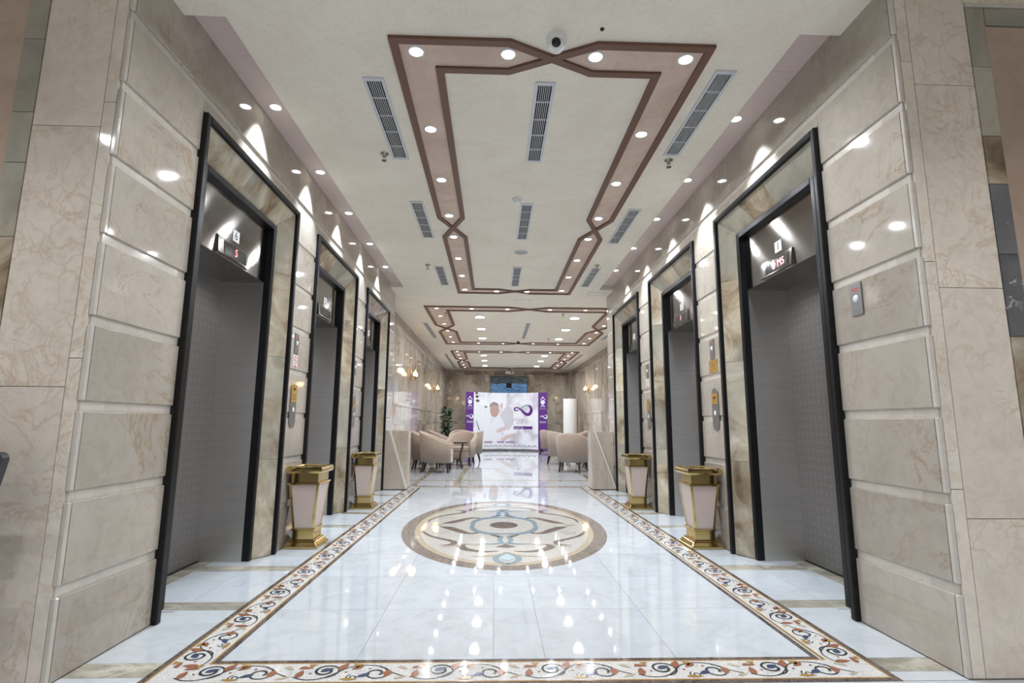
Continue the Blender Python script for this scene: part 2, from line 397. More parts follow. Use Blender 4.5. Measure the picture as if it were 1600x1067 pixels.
# ---- mosaic border
brd = MB()
def rect_ring(mb, x0, x1, y0, y1, wd, m, z=0.0):
    mb.box(x0, x1, y0, y0+wd, -.004, z, m); mb.box(x0, x1, y1-wd, y1, -.004, z, m)
    mb.box(x0, x0+wd, y0+wd, y1-wd, -.004, z, m); mb.box(x1-wd, x1, y0+wd, y1-wd, -.004, z, m)
border = MB(); rect_ring(border, BX0, BX1, BY0, BY1, .024, 0)
t_ = .024; rect_ring(border, BX0+t_, BX1-t_, BY0+t_, BY1-t_, .009, 1)
t_ = .033; rect_ring(border, BX0+t_, BX1-t_, BY0+t_, BY1-t_, .159, 2)
t_ = .192; rect_ring(border, BX0+t_, BX1-t_, BY0+t_, BY1-t_, .009, 1)
t_ = .201; rect_ring(border, BX0+t_, BX1-t_-.015, BY0+t_, BY1-t_, .024, 0)
border = border.build('mosaic_border', [M['emperador'], M['mos_ochre'], M['mos_white']], floor)
border['label'] = 'mosaic border of scrolling vines between dark marble lines'
def spiral(cx, cy, r0, r1, a0, turns, n=26):
    return [(cx+(r0+(r1-r0)*k/n)*math.cos(a0+turns*2*PI*k/n), cy+(r0+(r1-r0)*k/n)*math.sin(a0+turns*2*PI*k/n)) for k in range(n+1)]
def leafshape(mb, x, y, ln, wd, ang, z, m, curl=.25):
    ln *= 1.15; wd *= 1.25
    pts = []
    for k in range(9):
        t = k/8; pts.append((t*ln, wd*math.sin(PI*min(1,t**.7))*(1 if True else 0)))
    low = [(t*ln, -wd*.45*math.sin(PI*t)) for t in [k/8 for k in range(7,0,-1)]]
    P = [(px, py+curl*ln*(px/ln)**2) for px, py in pts+low]
    c, s_ = math.cos(ang), math.sin(ang)
    mb.poly([(x+c*px-s_*py, y+s_*px+c*py) for px, py in P], z, m)
def motif():
    mb = MB(); z = .0008
    main = catmull([(0,-.04),(.05,-.062),(.11,-.055),(.16,-.01),(.2,.04),(.26,.062),(.33,.05),(.38,0),(.442,-.04)], 6)
    mb.ribbon(main, .006, z, 0)
    sp1 = spiral(.115, .012, .062, .02, -1.6, 1.35); mb.ribbon(sp1, [.007+.006*(k/26) for k in range(27)], z+.0002, 0)
    sp2 = spiral(.325, -.012, .056, .018, 1.5, -1.35); mb.ribbon(sp2, [.006+.005*(k/26) for k in range(27)], z+.0002, 0)
    sp3 = spiral(.235, -.045, .026, .006, 2.0, 1.3, 16); mb.ribbon(sp3, .005, z+.0002, 0)
    leafshape(mb, .095, .005, .05, .018, .3, z+.0004, 3); leafshape(mb, .30, -.01, .05, .016, 3.5, z+.0004, 3)
    leafshape(mb, .17, .015, .06, .02, 1.0, z+.0004, 1); leafshape(mb, .02, -.05, .06, .018, 1.3, z+.0004, 1)
    leafshape(mb, .37, .02, .055, .02, -1.9, z+.0004, 1); leafshape(mb, .26, .06, .05, .016, 3.6, z+.0004, 1)
    leafshape(mb, .0, .03, .05, .014, .4, z+.0004, 1, -.3); leafshape(mb, .40, .045, .045, .014, -.3, z+.0004, 4, -.2)
    mb.poly([(.215,.075),(.255,.07),(.235,.035),(.222,.05)], z+.0004, 2); mb.poly([(.03,.07),(.065,.072),(.05,.04)], z+.0004, 2)
    leafshape(mb, .19, -.06, .06, .012, -.25, z+.0004, 2); leafshape(mb, .40, -.06, .05, .01, .2, z+.0004, 4)
    for (a, b_) in ((.2,.0),(.29,.03),(.06,-.01)): mb.lathe([(.006,0),(.006,.0001)], 8, (a,b_,z+.0004), 1)
    return mb.mesh('scroll_motif', [M['mos_dark'], M['mos_rust'], M['mos_ochre'], M['mos_navy'], M['mos_beige']], recalc=False)
mot = motif(); ml = .442; cb_ = .112
for s, x in ((1, BX0+cb_), (-1, BX1-cb_)):
    n = int((BY1-BY0-.2)/ml)
    for k in range(n):
        o = link('scroll_motif', mot, border, (x, BY0+.16+k*ml, 0)); o.rotation_euler = (0,0,PI/2)
        if s < 0: o.scale = (1,-1,1)
for y, sc in ((BY0+cb_, 1), (BY1-cb_, 1)):
    n = int((BX1-BX0-.2)/ml)
    for k in range(n): link('scroll_motif', mot, border, (BX0+.12+k*(BX1-BX0-.24)/n, y, .0001))
# ---- medallion
MX, MY, MA, MBb = .112, 5.53, .98, 1.66
md = MB(); md.lathe([(1,-.003),(1,.0008)], 72, (MX,MY,0), 0, False, MA, MBb)
med = md.build('medallion', M['granite'], floor); med['label'] = 'oval mosaic medallion with scrollwork in a dark granite ring'
r = MB(); r.lathe([(1,.0),(1,.0014)], 72, (MX,MY,0), 0, False, MA*.875, MBb*.925); r.build('ring', M['mos_beige'], med)
r = MB(); r.lathe([(1,.0),(1,.002)], 72, (MX,MY,0), 0, False, MA*.82, MBb*.885); r.build('field', M['mos_cream'], med)
def quads(name, mt, strokes, polys=(), z=.0026):
    for sx in (1,-1):
        for sy in (1,-1):
            mb = MB(); zz = z
            for pts, ws in strokes:
                P = catmull(pts, 8); n = len(P); W = []
                for k in range(n):
                    u = k/(n-1)*(len(ws)-1); i = min(int(u), len(ws)-2); W.append(ws[i]+(ws[i+1]-ws[i])*(u-i))
                mb.ribbon([(MX+sx*p[0], MY+sy*p[1]) for p in P], W, zz); zz += .00006
            for pts in polys: mb.poly([(MX+sx*p[0], MY+sy*p[1]) for p in pts], zz); zz += .00006
            for f in mb.f:
                if sx*sy < 0: f.reverse()
            mb.build(name, M[mt], med, recalc=False)
quads('scroll', 'mos_brown', [
    ([(-.62,-.08),(-.54,-.14),(-.45,-.26),(-.37,-.38),(-.29,-.41),(-.24,-.35),(-.27,-.29)], (.02,.1,.095,.075,.05,.04,.02)),
    ([(-.77,-.14),(-.76,-.32),(-.67,-.52),(-.54,-.66),(-.45,-.75),(-.45,-.86),(-.55,-.9)], (.012,.03,.04,.05,.06,.05,.01)),
    ([(-.06,-1.10),(-.18,-1.12),(-.30,-1.06),(-.37,-.95),(-.34,-.86)], (.015,.05,.08,.07,.02)),
    ([(-.03,-.64),(-.06,-.54),(-.13,-.47)], (.02,.06,.02))],
    [[(0,-1.0),(-.09,-.95),(-.04,-.9),(0,-.84)]], .0026)
quads('scroll', 'mos_blue', [
    ([(0,-.43),(-.14,-.42),(-.26,-.3),(-.31,-.14),(-.31,0)], (.05,.08,.07,.05,.04)),
    ([(-.01,-.80),(-.1,-.85),(-.23,-.84)], (.06,.05,.01)),
    ([(0,-1.5),(-.07,-1.42),(-.085,-1.3),(-.04,-1.2),(0,-1.15)], (.03,.05,.05,.04,.02)),
    ([(-.03,-.80),(-.05,-.68),(-.02,-.52)], (.03,.05,.02))], (), .0032)
quads('scroll', 'mos_beige', [
    ([(-.03,-1.18),(-.12,-1.25),(-.27,-1.28)], (.03,.04,.01)), ([(-.22,-.88),(-.36,-.86),(-.54,-.98)], (.02,.035,.01)),
    ([(-.62,-.03),(-.72,0)], (.03,.012)), ([(-.52,-.36),(-.62,-.42),(-.68,-.34)], (.01,.02,.008))], (), .0038)
quads('scroll', 'mos_ice', [], [[(0,-1.43),(-.045,-1.36),(-.05,-1.29),(0,-1.22)]], .0042)
r = MB(); r.lathe([(1,.0),(1,.003)], 36, (MX,MY,0), 0, False, .14, .17); r.build('centre_oval', M['mos_brown'], med)

# ---- side walls with stone panels
GR = [(.317+.362*k, .36+.362*k) for k in range(8)]
rows = [(0, GR[0][0])] + [(GR[k][1], GR[k+1][0]) for k in range(7)] + [(GR[7][1], CZ2+.01)]
_pc = {}
def side_wall(s, name, label):
    XW = XL if s < 0 else XR
    bx = lambda d: XW + s*d
    b = MB(); segs = []
    y = YF+.15
    for yc in DY: segs.append((y, yc-DH)); y = yc+DH
    segs.append((y, YE))
    for a, c in segs: b.box(bx(.012), bx(.62), a, c, -.004, CZ2+.1)
    for yc in DY: b.box(bx(.012), bx(.62), yc-DH, yc+DH, 2.77, CZ2+.1)
    wl = struct(b.build(name, M['groove']), label)
    def piece(y0, y1, z0, z1, nm='stone_panel'):
        key = (round(y1-y0,3), round(z1-z0,3), s)
        if key not in _pc:
            p = MB(); hw, hh = (y1-y0)/2-.001, (z1-z0)/2
            c = .004
            fr = [(0,-hw,-hh+c),(0,hw,-hh+c),(0,hw,hh-c),(0,-hw,hh-c)]
            md_ = [(s*.006,-hw,-hh),(s*.006,hw,-hh),(s*.006,hw,hh),(s*.006,-hw,hh)]
            bk = [(s*.0118,-hw,-hh),(s*.0118,hw,-hh),(s*.0118,hw,hh),(s*.0118,-hw,hh)]
            p.add(fr+md_+bk, [(0,1,2,3)] + [(i,(i+1)%4,4+(i+1)%4,4+i) for i in range(4)] + [(4+i,4+(i+1)%4,8+(i+1)%4,8+i) for i in range(4)] + [(8,9,10,11)])
            _pc[key] = p.mesh('stone_panel', M['panel'])
        link(nm, _pc[key], wl, (XW, (y0+y1)/2, (z0+z1)/2))
    segs[0] = (YF+.022, segs[0][1])
    for a, c in segs:
        for z0, z1 in rows: piece(a, c, z0, z1)
    for yc in DY:
        piece(yc-DH, yc+DH, 2.775, rows[7][1]); piece(yc-DH, yc, *rows[8]); piece(yc, yc+DH, *rows[8])
    cbd = MB()
    for (z0, z1) in rows: cbd.box(bx(0.0), bx(.02), YF, YF+.021, z0+.001, z1-.001)
    cbd.build('corner_bead', M['groove'], wl, bevel=.003)
    return wl
wall_l = side_wall(-1, 'wall_left', 'left elevator wall of beige marble blocks with wide recessed joints')
wall_r = side_wall(1, 'wall_right', 'right elevator wall of beige marble blocks with wide recessed joints')

# ---- front walls facing the viewer at the corridor mouth
def front_wall(s, name, label):
    XW = XL if s < 0 else XR
    X = lambda d: XW + s*d
    b = MB(); b.box(X(.012), X(3.4), YF+.012, YF+.15, -.004, CZ+.1)
    wl = struct(b.build(name, M['groove']), label)
    def slab(d0, d1, z0, z1, mt, nm, pr=0.0):
        p = MB(); xa, xb = sorted((X(d0), X(d1))); g = .0012
        p.box(xa+g, xb-g, YF-pr, YF+.0118, z0+g, z1-g); p.build(nm, M[mt], wl, bevel=.0015)
    j = [0, 1.14, 2.30, CZ+.05] if s < 0 else [0, .62, 1.62, 2.62, CZ+.05]
    on = .372
    for i in range(len(j)-1):
        slab(.02, .075, j[i]+(.0 if i == 0 else .12), j[i+1]+(.12 if i < len(j)-2 else 0), 'front', 'marble_tile')
        slab(.075, on, j[i], j[i+1], 'front', 'marble_tile')
    oj = [0, .7, 1.4, 1.78, 2.12, 2.36, 2.72, 3.04]
    for i in range(len(oj)-1):
        dk = (s > 0 and oj[i] in (1.4, 1.78))
        slab(on, on+.093, oj[i], oj[i+1], 'greymarble' if dk else 'onyx', 'onyx_slab', .004)
    for k in range(3):
        slab(on+.093+.6*k, on+.093+.6*(k+1), 0, 1.5, 'rose', 'rose_panel', -.004); slab(on+.093+.6*k, on+.093+.6*(k+1), 1.5, 2.945, 'rose', 'rose_panel', -.004)
    slab(on+.093, on+1.9, 2.947, 3.04, 'onyx', 'onyx_slab', .004)
    slab(on, on+1.9, 3.04, 3.06, 'groove', 'ledge', .012); slab(on, on+1.9, 3.06, CZ+.05, 'front', 'marble_tile')
    slab(on+1.9, 3.3, 0, CZ+.05, 'front', 'marble_tile')
    return wl
front_wall(-1, 'wall_front_left', 'cream marble wall left of the corridor mouth with green onyx strip')
front_wall(1, 'wall_front_right', 'cream marble wall right of the corridor mouth with onyx framed panel')
# ---- lobby shell behind the viewer
for nm, bxx in (('wall_lobby_left', (-5.2,-5.0,-5.2,2.4)), ('wall_lobby_right', (5.0,5.2,-5.2,2.4)), ('wall_lobby_back', (-5.2,5.2,-5.4,-5.2))):
    b = MB(); b.box(*bxx, -.004, CZ+.1); struct(b.build(nm, M['front']), 'cream marble wall of the lobby around the viewer')

# ---- ceiling
cb = MB()
cb.box(-5.2, 5.2, -5.2, 2.25, CZ, CZ2); cb.box(XL, XR, 2.25, 2.615, CZ, CZ2)
cb.box(-1.476, 1.687, 2.615, 8.352, CZ, CZ2); cb.box(XL, XR, 8.352, 8.86, CZ, CZ2)
cb.box(-2.3, 3.5, 8.86, 21.8, CZ, CZ2); cb.box(-5.2, 5.2, -5.2, 2.4, CZ2, CZ2+.08); cb.box(-2.35, 3.5, 2.4, 21.8, CZ2+.012, CZ2+.08)
ceiling = struct(cb.build('ceiling', M['ceil']), 'cream textured plaster ceiling with brown interlaced mouldings')
for s, xa, xb in ((-1, XL, -1.476), (1, 1.687, XR)):
    yy = [2.615, 3.02, 4.24, 5.46, 6.68, 7.9, 8.352]
    for i in range(6):
        p = MB(); p.box(xa+.0005, xb-.0005, yy[i]+.001, yy[i+1]-.001, CZ2, CZ2+.0118); p.build('cove_panel', M['cove'], ceiling)
def pattern(x0, x1, y0, y1, gx, gy, w_, xm, ys_, hb, hs):
    xo0, xo1, yo0, yo1 = x0+w_/2, x1-w_/2, y0+w_/2, y1-w_/2
    xi0, xi1, yi0, yi1 = xo0+gx, xo1-gx, yo0+gy, yo1-gy
    l1 = [(xo0,ys_-hs),(xo0,yo0),(xm-hb,yo0),(xm+hb,yi0),(xi1,yi0),(xi1,ys_-hs),(xo1,ys_+hs),(xo1,yo1),(xm+hb,yo1),(xm-hb,yi1),(xi0,yi1),(xi0,ys_+hs)]
    l2 = [(xi0,ys_-hs),(xi0,yi0),(xm-hb,yi0),(xm+hb,yo0),(xo1,yo0),(xo1,ys_-hs),(xi1,ys_+hs),(xi1,yi1),(xm+hb,yi1),(xm-hb,yo1),(xo0,yo1),(xo0,ys_+hs)]
    for i, lp in enumerate((l1, l2)):
        mb = MB(); zb = CZ-.020-.0006*i
        mb.ribbon(lp, w_, zb, 0, True); nv = len(mb.v)
        mb.ribbon(lp, w_, CZ, 0, True); n = len(lp)
        for k in range(n):
            k2 = (k+1)%n
            mb.f += [[k,k2,nv+k2,nv+k],[n+k,nv+n+k,nv+n+k2,n+k2]]; mb.m += [0,0]; mb.sm += [False,False]
        mb.build('moulding', M['brown'], ceiling)
    ym0, ym1, xq0, xq1 = (yo0+yi0)/2, (yo1+yi1)/2, (xo0+xi0)/2, (xo1+xi1)/2
    for (xo, xi, sx, xq) in ((xo0,xi0,-1,xq0), (xo1,xi1,1,xq1)):
        for (yo, yi, sy, ym) in ((yo0,yi0,-1,ym0), (yo1,yi1,1,ym1)):
            P = [(xo,ys_+sy*hs),(xo,yo),(xm+sx*hb,yo),(xm,ym),(xm+sx*hb,yi),(xi,yi),(xi,ys_+sy*hs),(xq,ys_)]
            mb = MB(); mb.prism(P, CZ-.004, CZ+.001); mb.build('channel_panel', M['channel'], ceiling)
pattern(-.625, 1.255, 2.713, 8.645, .243, .245, .048, .322, 5.67, .255, .30)
pattern(-1.33, 2.60, 9.68, 14.40, .39, .33, .055, .645, 12.0, .36, .43)
pattern(-1.32, 2.56, 15.75, 20.75, .37, .33, .055, .64, 18.2, .36, .43)

# ---- lounge walls
def lounge_wall(name, X, s, label, y0=8.86, y1=21.5):
    b = MB(); b.box(X+s*.02, X+s*.35, y0, y1+.3, -.004, CZ+.1); wl = struct(b.build(name, M['groove']), label)
    def slab(a, c, z0, z1, mt, nm, pr=0.0):
        p = MB(); p.box(X-s*pr, X+s*.0198, a+.0015, c-.0015, z0+.0015, z1-.0015); p.build(nm, M[mt], wl)
    slab(y0, y1, 2.96, CZ+.04, 'course', 'top_strip', .0)  # strip along the wall top, darker brown than the slabs below
    edges = [y0, 10.37, 14.5, 15.4, 19.5, y1]
    for i in range(5):
        a, c = edges[i], edges[i+1]
        if i % 2 == 0:
            for z0, z1 in ((0,.5),(.5,.98),(.98,1.36),(1.36,2.16),(2.16,2.96)): slab(a, c, z0, z1, 'lounge', 'marble_slab')
        else:
            n = 4
            for k in range(n):
                u, v = a+(c-a)*k/n, a+(c-a)*(k+1)/n
                slab(u, v, 1.42, 2.88, 'lounge', 'marble_slab', -.008); slab(u, v, 0, .42, 'lounge', 'marble_slab'); slab(u, v, .42, .98, 'lounge', 'marble_slab'); slab(u, v, 1.08, 1.36, 'lounge', 'marble_slab')
            slab(a, c, .98, 1.08, 'band', 'onyx_strip', .004)
            fr = MB(); x0_, x1_ = X-s*.012, X+s*.0198
            fr.box(x0_, x1_, a, c, 1.362, 1.42); fr.box(x0_, x1_, a, c, 2.88, 2.958); fr.box(x0_, x1_, a, a+.05, 1.42, 2.88); fr.box(x0_, x1_, c-.05, c, 1.42, 2.88)
            fr.build('panel_frame', M['panel'], wl)
    return wl
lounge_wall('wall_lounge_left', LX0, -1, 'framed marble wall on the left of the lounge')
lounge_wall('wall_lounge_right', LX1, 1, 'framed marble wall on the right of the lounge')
b = MB(); b.box(LX0, LX1, LY1+.02, LY1+.3, -.004, CZ+.1); wall_b = struct(b.build('wall_back', M['groove']), 'marble end wall of the lounge behind the banner')
def bslab(x0, x1, z0, z1, mt, nm, pr=0.0):
    p = MB(); p.box(x0+.0015, x1-.0015, LY1-pr, LY1+.0198, z0+.0015, z1-.0015); p.build(nm, M[mt], wall_b)
bxs = [LX0, -1.83, -1.70, -.5, .7, 1.9, 2.9, 3.03, LX1]
for i in range(8):
    a, c = bxs[i], bxs[i+1]
    edge = i in (0, 7); strp = i in (1, 6)
    if edge:
        for z0, z1 in ((0,1.1),(1.1,2.2),(2.2,CZ+.04)): bslab(a, c, z0, z1, 'lounge', 'marble_slab')
    elif strp:
        for z0, z1 in ((0,1.0),(1.0,1.4),(1.4,1.8),(1.8,2.2),(2.2,2.6),(2.6,2.97)): bslab(a, c, z0, z1, 'onyx', 'onyx_slab', .005)
    else:
        for z0, z1 in ((0,.45),(.45,1.0),(1.12,2.97)): bslab(a, c, z0, z1, 'lounge', 'marble_slab', -.006)
        bslab(a, c, 1.0, 1.12, 'band', 'onyx_slab', .004)
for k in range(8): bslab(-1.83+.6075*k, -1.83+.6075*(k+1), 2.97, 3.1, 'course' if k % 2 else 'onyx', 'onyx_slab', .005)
bslab(-1.83, 3.03, 3.1, CZ+.04, 'lounge', 'marble_slab')
b = MB(); b.box(2.54, 3.5, 8.74, 8.86, -.004, CZ+.1); struct(b.build('wall_lounge_front', M['lounge']), 'marble return wall of the lounge beside the right elevator wall')

# ================================================================== ELEVATORS
def elevator(s):
    root = empty('elevator_entrance', (0,0,0))
    X = lambda d: s*d
    H = 2.77
    t = MB(); tw = .04
    for (a, c) in ((-DH, -DH+tw), (DH-tw, DH)): t.box(X(-.03), X(.012), a, c, 0, H)
    t.box(X(-.03), X(.012), -DH+tw, DH-tw, H-tw, H); t.build('outer_trim', M['black'], root, bevel=.006)
    y0, y1, z0, z1, d0, d1 = DH-tw, .545, H-tw, 2.57, .0, .11
    def slabq(a, b_, c, d):      # four pts (depth,y,z) front; back pushed into wall
        mb = MB(); A = [(X(p[0]),p[1],p[2]) for p in (a,b_,c,d)]; B = [(X(p[0]+.02),p[1],p[2]) for p in (a,b_,c,d)]
        mb.hexa(A, B); mb.build('stone_slab', M['onyx'], root)
    js = [0, .72, 1.52, 2.2]
    for sy in (-1, 1):
        for i in range(3): slabq((d0,sy*y0,js[i]+.001),(d1,sy*y1,js[i]+.001),(d1,sy*y1,js[i+1]-.001),(d0,sy*y0,js[i+1]-.001))
        slabq((d0,sy*y0,2.201),(d1,sy*y1,2.201),(d1,sy*y1,z1-.001),(d0,sy*y0,z0-.001))
    ls = [-1, -.1, .45, 1]
    for i in range(3):
        slabq((d0,ls[i]*y0+.001,z0),(d0,ls[i+1]*y0-.001,z0),(d1,ls[i+1]*y1-.001,z1),(d1,ls[i]*y1+.001,z1))
    t = MB(); iw = .045
    for (a, c) in ((-y1, -y1+iw), (y1-iw, y1)): t.box(X(.075), X(.135), a, c, 0, z1)
    t.box(X(.075), X(.135), -y1+iw, y1-iw, z1-iw, z1); t.build('inner_trim', M['black'], root, bevel=.005)
    hp = MB(); hp.box(X(.125), X(.46), -.5, .5, 2.087, z1-iw); add_uv(hp.build('header_panel', M['steel'], root))
    for sy in (-1, 1):
        j = MB(); j.box(X(.13), X(.46), sy*.5, sy*.518, .0, 2.087); 
        j.v = [(a, min(max(b_, -1), 1), c) for a, b_, c in j.v]; add_uv(j.build('jamb_panel', M['steel_jamb'], root))
    for sy in (-1, 1):
        d = MB(); a, c = sorted((sy*.0015, sy*.5)); d.box(X(.44), X(.47), a, c, .008, 2.087); d.build('door_panel', M['door'], root)
    bk = MB(); bk.box(X(.475), X(.5), -.55, .55, 0, 2.6); bk.build('shaft_back', M['dark'], root)
    sl = MB(); sl.box(X(.43), X(.475), -.5, .5, 0, .006); sl.build('sill', M['darkmetal'], root)
    # display housing (wedge) with screen
    dh = MB(); a, c = -.245, .18
    dh.hexa([(X(.105),a,2.10),(X(.105),c,2.10),(X(.115),c,2.215),(X(.115),a,2.215)], [(X(.1255),a,2.095),(X(.1255),c,2.095),(X(.1255),c,2.22),(X(.1255),a,2.22)])
    if s > 0: dh.v = [(p[0], -p[1], p[2]) for p in dh.v]
    dsp = add_uv(dh.build('display_housing', M['steel'], root))
    sc = MB(); q = (lambda y: y if s < 0 else -y)
    sc.hexa([(X(.1035),q(-.17),2.113),(X(.1035),q(.14),2.113),(X(.112),q(.14),2.2),(X(.112),q(-.17),2.2)], [(X(.116),q(-.17),2.113),(X(.116),q(.14),2.113),(X(.118),q(.14),2.2),(X(.118),q(-.17),2.2)])
    sc.build('screen', M['screen'], dsp)
    npz = MB(); npz.box(X(.122), X(.1255), -.045, .045, 2.245, 2.325); npz.build('number_plate', M['paper'], root)
    return root
NUM = {-1: ['6','5','4'], 1: ['1','2','3']}
LED = {-1: ['5','',''], 1: ['\u2666M5','1','']}
ORD = ['nearest the viewer', 'in the middle of the row', 'farthest from the viewer']
for s in (-1, 1):
    proto = elevator(s); side = 'left' if s < 0 else 'right'; XW = XL if s < 0 else XR
    allr = [proto] + [copy_tree(proto) for _ in (1,2)]
    for k, rt in enumerate(allr):
        rt.location = (XW, DY[k], 0)
        if k == 0: lab = f'elevator number {NUM[s][0]} with steel doors and onyx surround, {side} wall, nearest'
        elif k == 1: lab = f'elevator number {NUM[s][1]} with steel doors and onyx surround, middle of {side} wall'
        else: lab = f'elevator with steel doors and onyx surround at far end of {side} wall'
        tag(rt, lab, 'elevator', 'elevator entrances along the corridor')
        for ch in kids(rt):
            if ch.name.startswith('number_plate'):
                text(NUM[s][k], .085, M['ink'], ch, wall_mat(s, (s*.1215, 0, 2.285)), .0003)
            if ch.name.startswith('display_housing') and LED[s][k]:
                o = text(LED[s][k], .075, M['led'], ch, wall_mat(s, (s*.1055, (-.01 if s < 0 else -.0), 2.155)), .0006)

# ================================================================== LAMPS
_lamp = {}
def downlight(loc, label, group, power, spot=165, r=.039, blend=.5, col=COOL):
    root = empty('downlight', loc)
    key = round(r, 3)
    if key not in _lamp:
        a = MB(); a.lathe([(r*1.28,0),(r*1.25,-.006),(r*1.02,-.008),(r*1.0,-.002),(r*1.0,0)], 24, cap=False)
        l = MB(); l.lathe([(r*.99,-.001),(r*.99,-.004),(r*.6,-.006)], 24)
        _lamp[key] = (a.mesh('trim_ring', M['whiteplastic']), l.mesh('lens', M['lens']))
    link('trim_ring', _lamp[key][0], root); link('lens', _lamp[key][1], root)
    ld = bpy.data.lights.new('lamp_light', 'SPOT'); ld.energy = power*LK; ld.spot_size = math.radians(spot); ld.spot_blend = blend
    ld.shadow_soft_size = r*.8; ld.color = col
    lo = bpy.data.objects.new('lamp_light', ld); COL.objects.link(lo); lo.parent = root; lo.location = (0,0,-.012)
    tag(root, label, 'downlight', group)
    return root
ORDW = ['first','second','third','fourth','fifth','sixth','seventh','eighth','ninth']
PW1, PWS, PW2, PW3, PWL, PWB = 34, 130, 20, 20, 80, 90
zc = CZ-.004
g = 'downlights of the nearest ceiling frame'
for i, x in enumerate((-.482, .06, .579, 1.12)):
    downlight((x, 2.836, zc), f'{ORDW[i]} downlight from the left along near edge of nearest ceiling frame', g, PW1)
for side, x in (('left', -.495), ('right', 1.083)):
    for i, y in enumerate((3.667, 4.495, 5.32, 5.957, 6.777, 7.602, 8.415)):
        downlight((x, y, zc), f'downlight in {side} channel of nearest ceiling frame, {ORDW[i]} going away', g, PW1)
for i, x in enumerate((.02, .52)):
    downlight((x, 8.50, zc), f'{"left" if i == 0 else "right"} of two downlights at far edge of nearest ceiling frame', g, PW1*.7)
g = 'wall washing downlights in the coves'
for side, x in (('left', -1.588), ('right', 1.756)):
    for i, y in enumerate((3.55, 4.54, 5.48, 6.46, 7.45)):
        downlight((x, y, CZ2), f'cove downlight washing {side} elevator wall, {ORDW[i]} going away', g, PWS, 76, .036, .5, (.80,.90,1.0))
g = 'downlights of the second ceiling frame'
for i, x in enumerate((-1.11, -.447, .232, 1.046, 1.725, 2.40)):
    downlight((x, 9.87, zc), f'{ORDW[i]} downlight from left along near edge of second ceiling frame', g, PW2, r=.036)
for i, x in enumerate((-.436, .225, 1.041, 1.714)):
    downlight((x, 14.2, zc), f'{ORDW[i]} downlight from left along far edge of second ceiling frame', g, PW2, r=.036)
for side, x in (('left', -1.11), ('right', 2.405)):
    for i, y in enumerate((10.59, 11.45, 12.32, 13.19, 14.06)):
        downlight((x, y, zc), f'downlight in {side} channel of second ceiling frame, {ORDW[i]} going away', g, PW2, r=.036)
g = 'downlights of the farthest ceiling frame'
for i, x in enumerate((-1.135, -.47, .195, 1.006, 1.683, 2.355)):
    downlight((x, 15.93, zc), f'{ORDW[i]} downlight from left along near edge of farthest ceiling frame', g, PW3, r=.036)
for side, x in (('left', -1.14), ('right', 2.345)):
    for i, y in enumerate((16.7, 17.62, 18.45, 19.5, 20.45)):
        downlight((x, y, zc), f'downlight in {side} channel of farthest ceiling frame, {ORDW[i]} going away', g, PW3, r=.036)
def disc_lamp(loc, label):
    root = empty('ceiling_lamp', loc)
    a = MB(); a.lathe([(.11,0),(.105,-.02),(.095,-.03)], 24); a.build('housing', M['whiteplastic'], root)
    l = MB(); l.lathe([(.094,-.029),(.09,-.036),(.05,-.04)], 24); l.build('diffuser', M['lens'], root)
    ld = bpy.data.lights.new('lamp_light', 'SPOT'); ld.energy = PWL*LK; ld.spot_size = math.radians(160); ld.spot_blend = .6; ld.shadow_soft_size = .08; ld.color = COOL
    lo = bpy.data.objects.new('lamp_light', ld); COL.objects.link(lo); lo.parent = root; lo.location = (0,0,-.05)
    tag(root, label, 'ceiling lamp', 'round surface lamps of the lounge ceiling')
for side, x in (('left', -.308), ('right', 1.62)):
    for i, y in enumerate((10.55, 11.9, 13.23)): disc_lamp((x, y, CZ), f'large round ceiling lamp, {side} row of second frame, {ORDW[i]} going away')
    for i, y in enumerate((16.6, 18.0, 19.65)): disc_lamp((x-.04, y, CZ), f'large round ceiling lamp, {side} row of farthest frame, {ORDW[i]} going away')
for i, x in enumerate((-3.0, -1.2, 1.2, 3.0)):
    for j, y in enumerate((.6, -1.6, -3.8)):
        downlight((x, y, CZ), f'lobby ceiling downlight behind the viewer, row {["one","two","three"][j]}, {ORDW[i]} from left', 'lobby downlights behind the viewer', PWB, 140, .055)

# ================================================================== WALL FITTINGS
def call_station(s, y, label, gold_z, style):
    X0 = XL if s < 0 else XR
    root = empty('call_panel', (X0, y, 0))
    p = MB()
    n = 8; hw, r_ = .064, .05
    out = []
    for cx, cz, a0 in ((hw-r_, 1.32-r_, 0), (-hw+r_, 1.32-r_, PI/2), (-hw+r_, .96+r_, PI), (hw-r_, .96+r_, 1.5*PI)):
        for k in range(5): a = a0 + PI/2*k/4; out.append((cx+r_*math.cos(a), cz+r_*math.sin(a)))
    nn = len(out)
    p.add([(0,a,c) for a, c in out] + [(-s*.008,a,c) for a, c in out], [tuple(range(nn)), tuple(range(nn,2*nn))] + [(i,(i+1)%nn,nn+(i+1)%nn,nn+i) for i in range(nn)])
    p.build('face_plate', M['plate_steel'], root)
    gp = MB(); gp.box(-s*.008, -s*.011, -.06, .06, *gold_z); gpo = gp.build('brass_notice', M['goldplate'], root)
    ln = MB()
    for k in range(3): ln.box(-s*.011, -s*.0113, -.04, .04, gold_z[0]+.02+.018*k, gold_z[0]+.027+.018*k)
    ln.lathe([(.012,0),(.012,.001)], 12, (0,0,0)); 
    k0 = len(ln.v)-24-24
    ln.v = ln.v[:24] + [(-s*.011-s*.0004, p_[0]*1.0, gold_z[1]-.035+p_[1]) if i >= 24 else p_ for i, p_ in enumerate(ln.v)][24:]
    ln.build('notice_print', M['engrave'], gpo, recalc=False)
    bt = MB(); bt.box(-s*.008, -s*.013, -.018, .018, 1.09, 1.126); bt.build('call_button', M['paper'], root, bevel=.003)
    tag(root, label, 'call panel', 'elevator call panels')
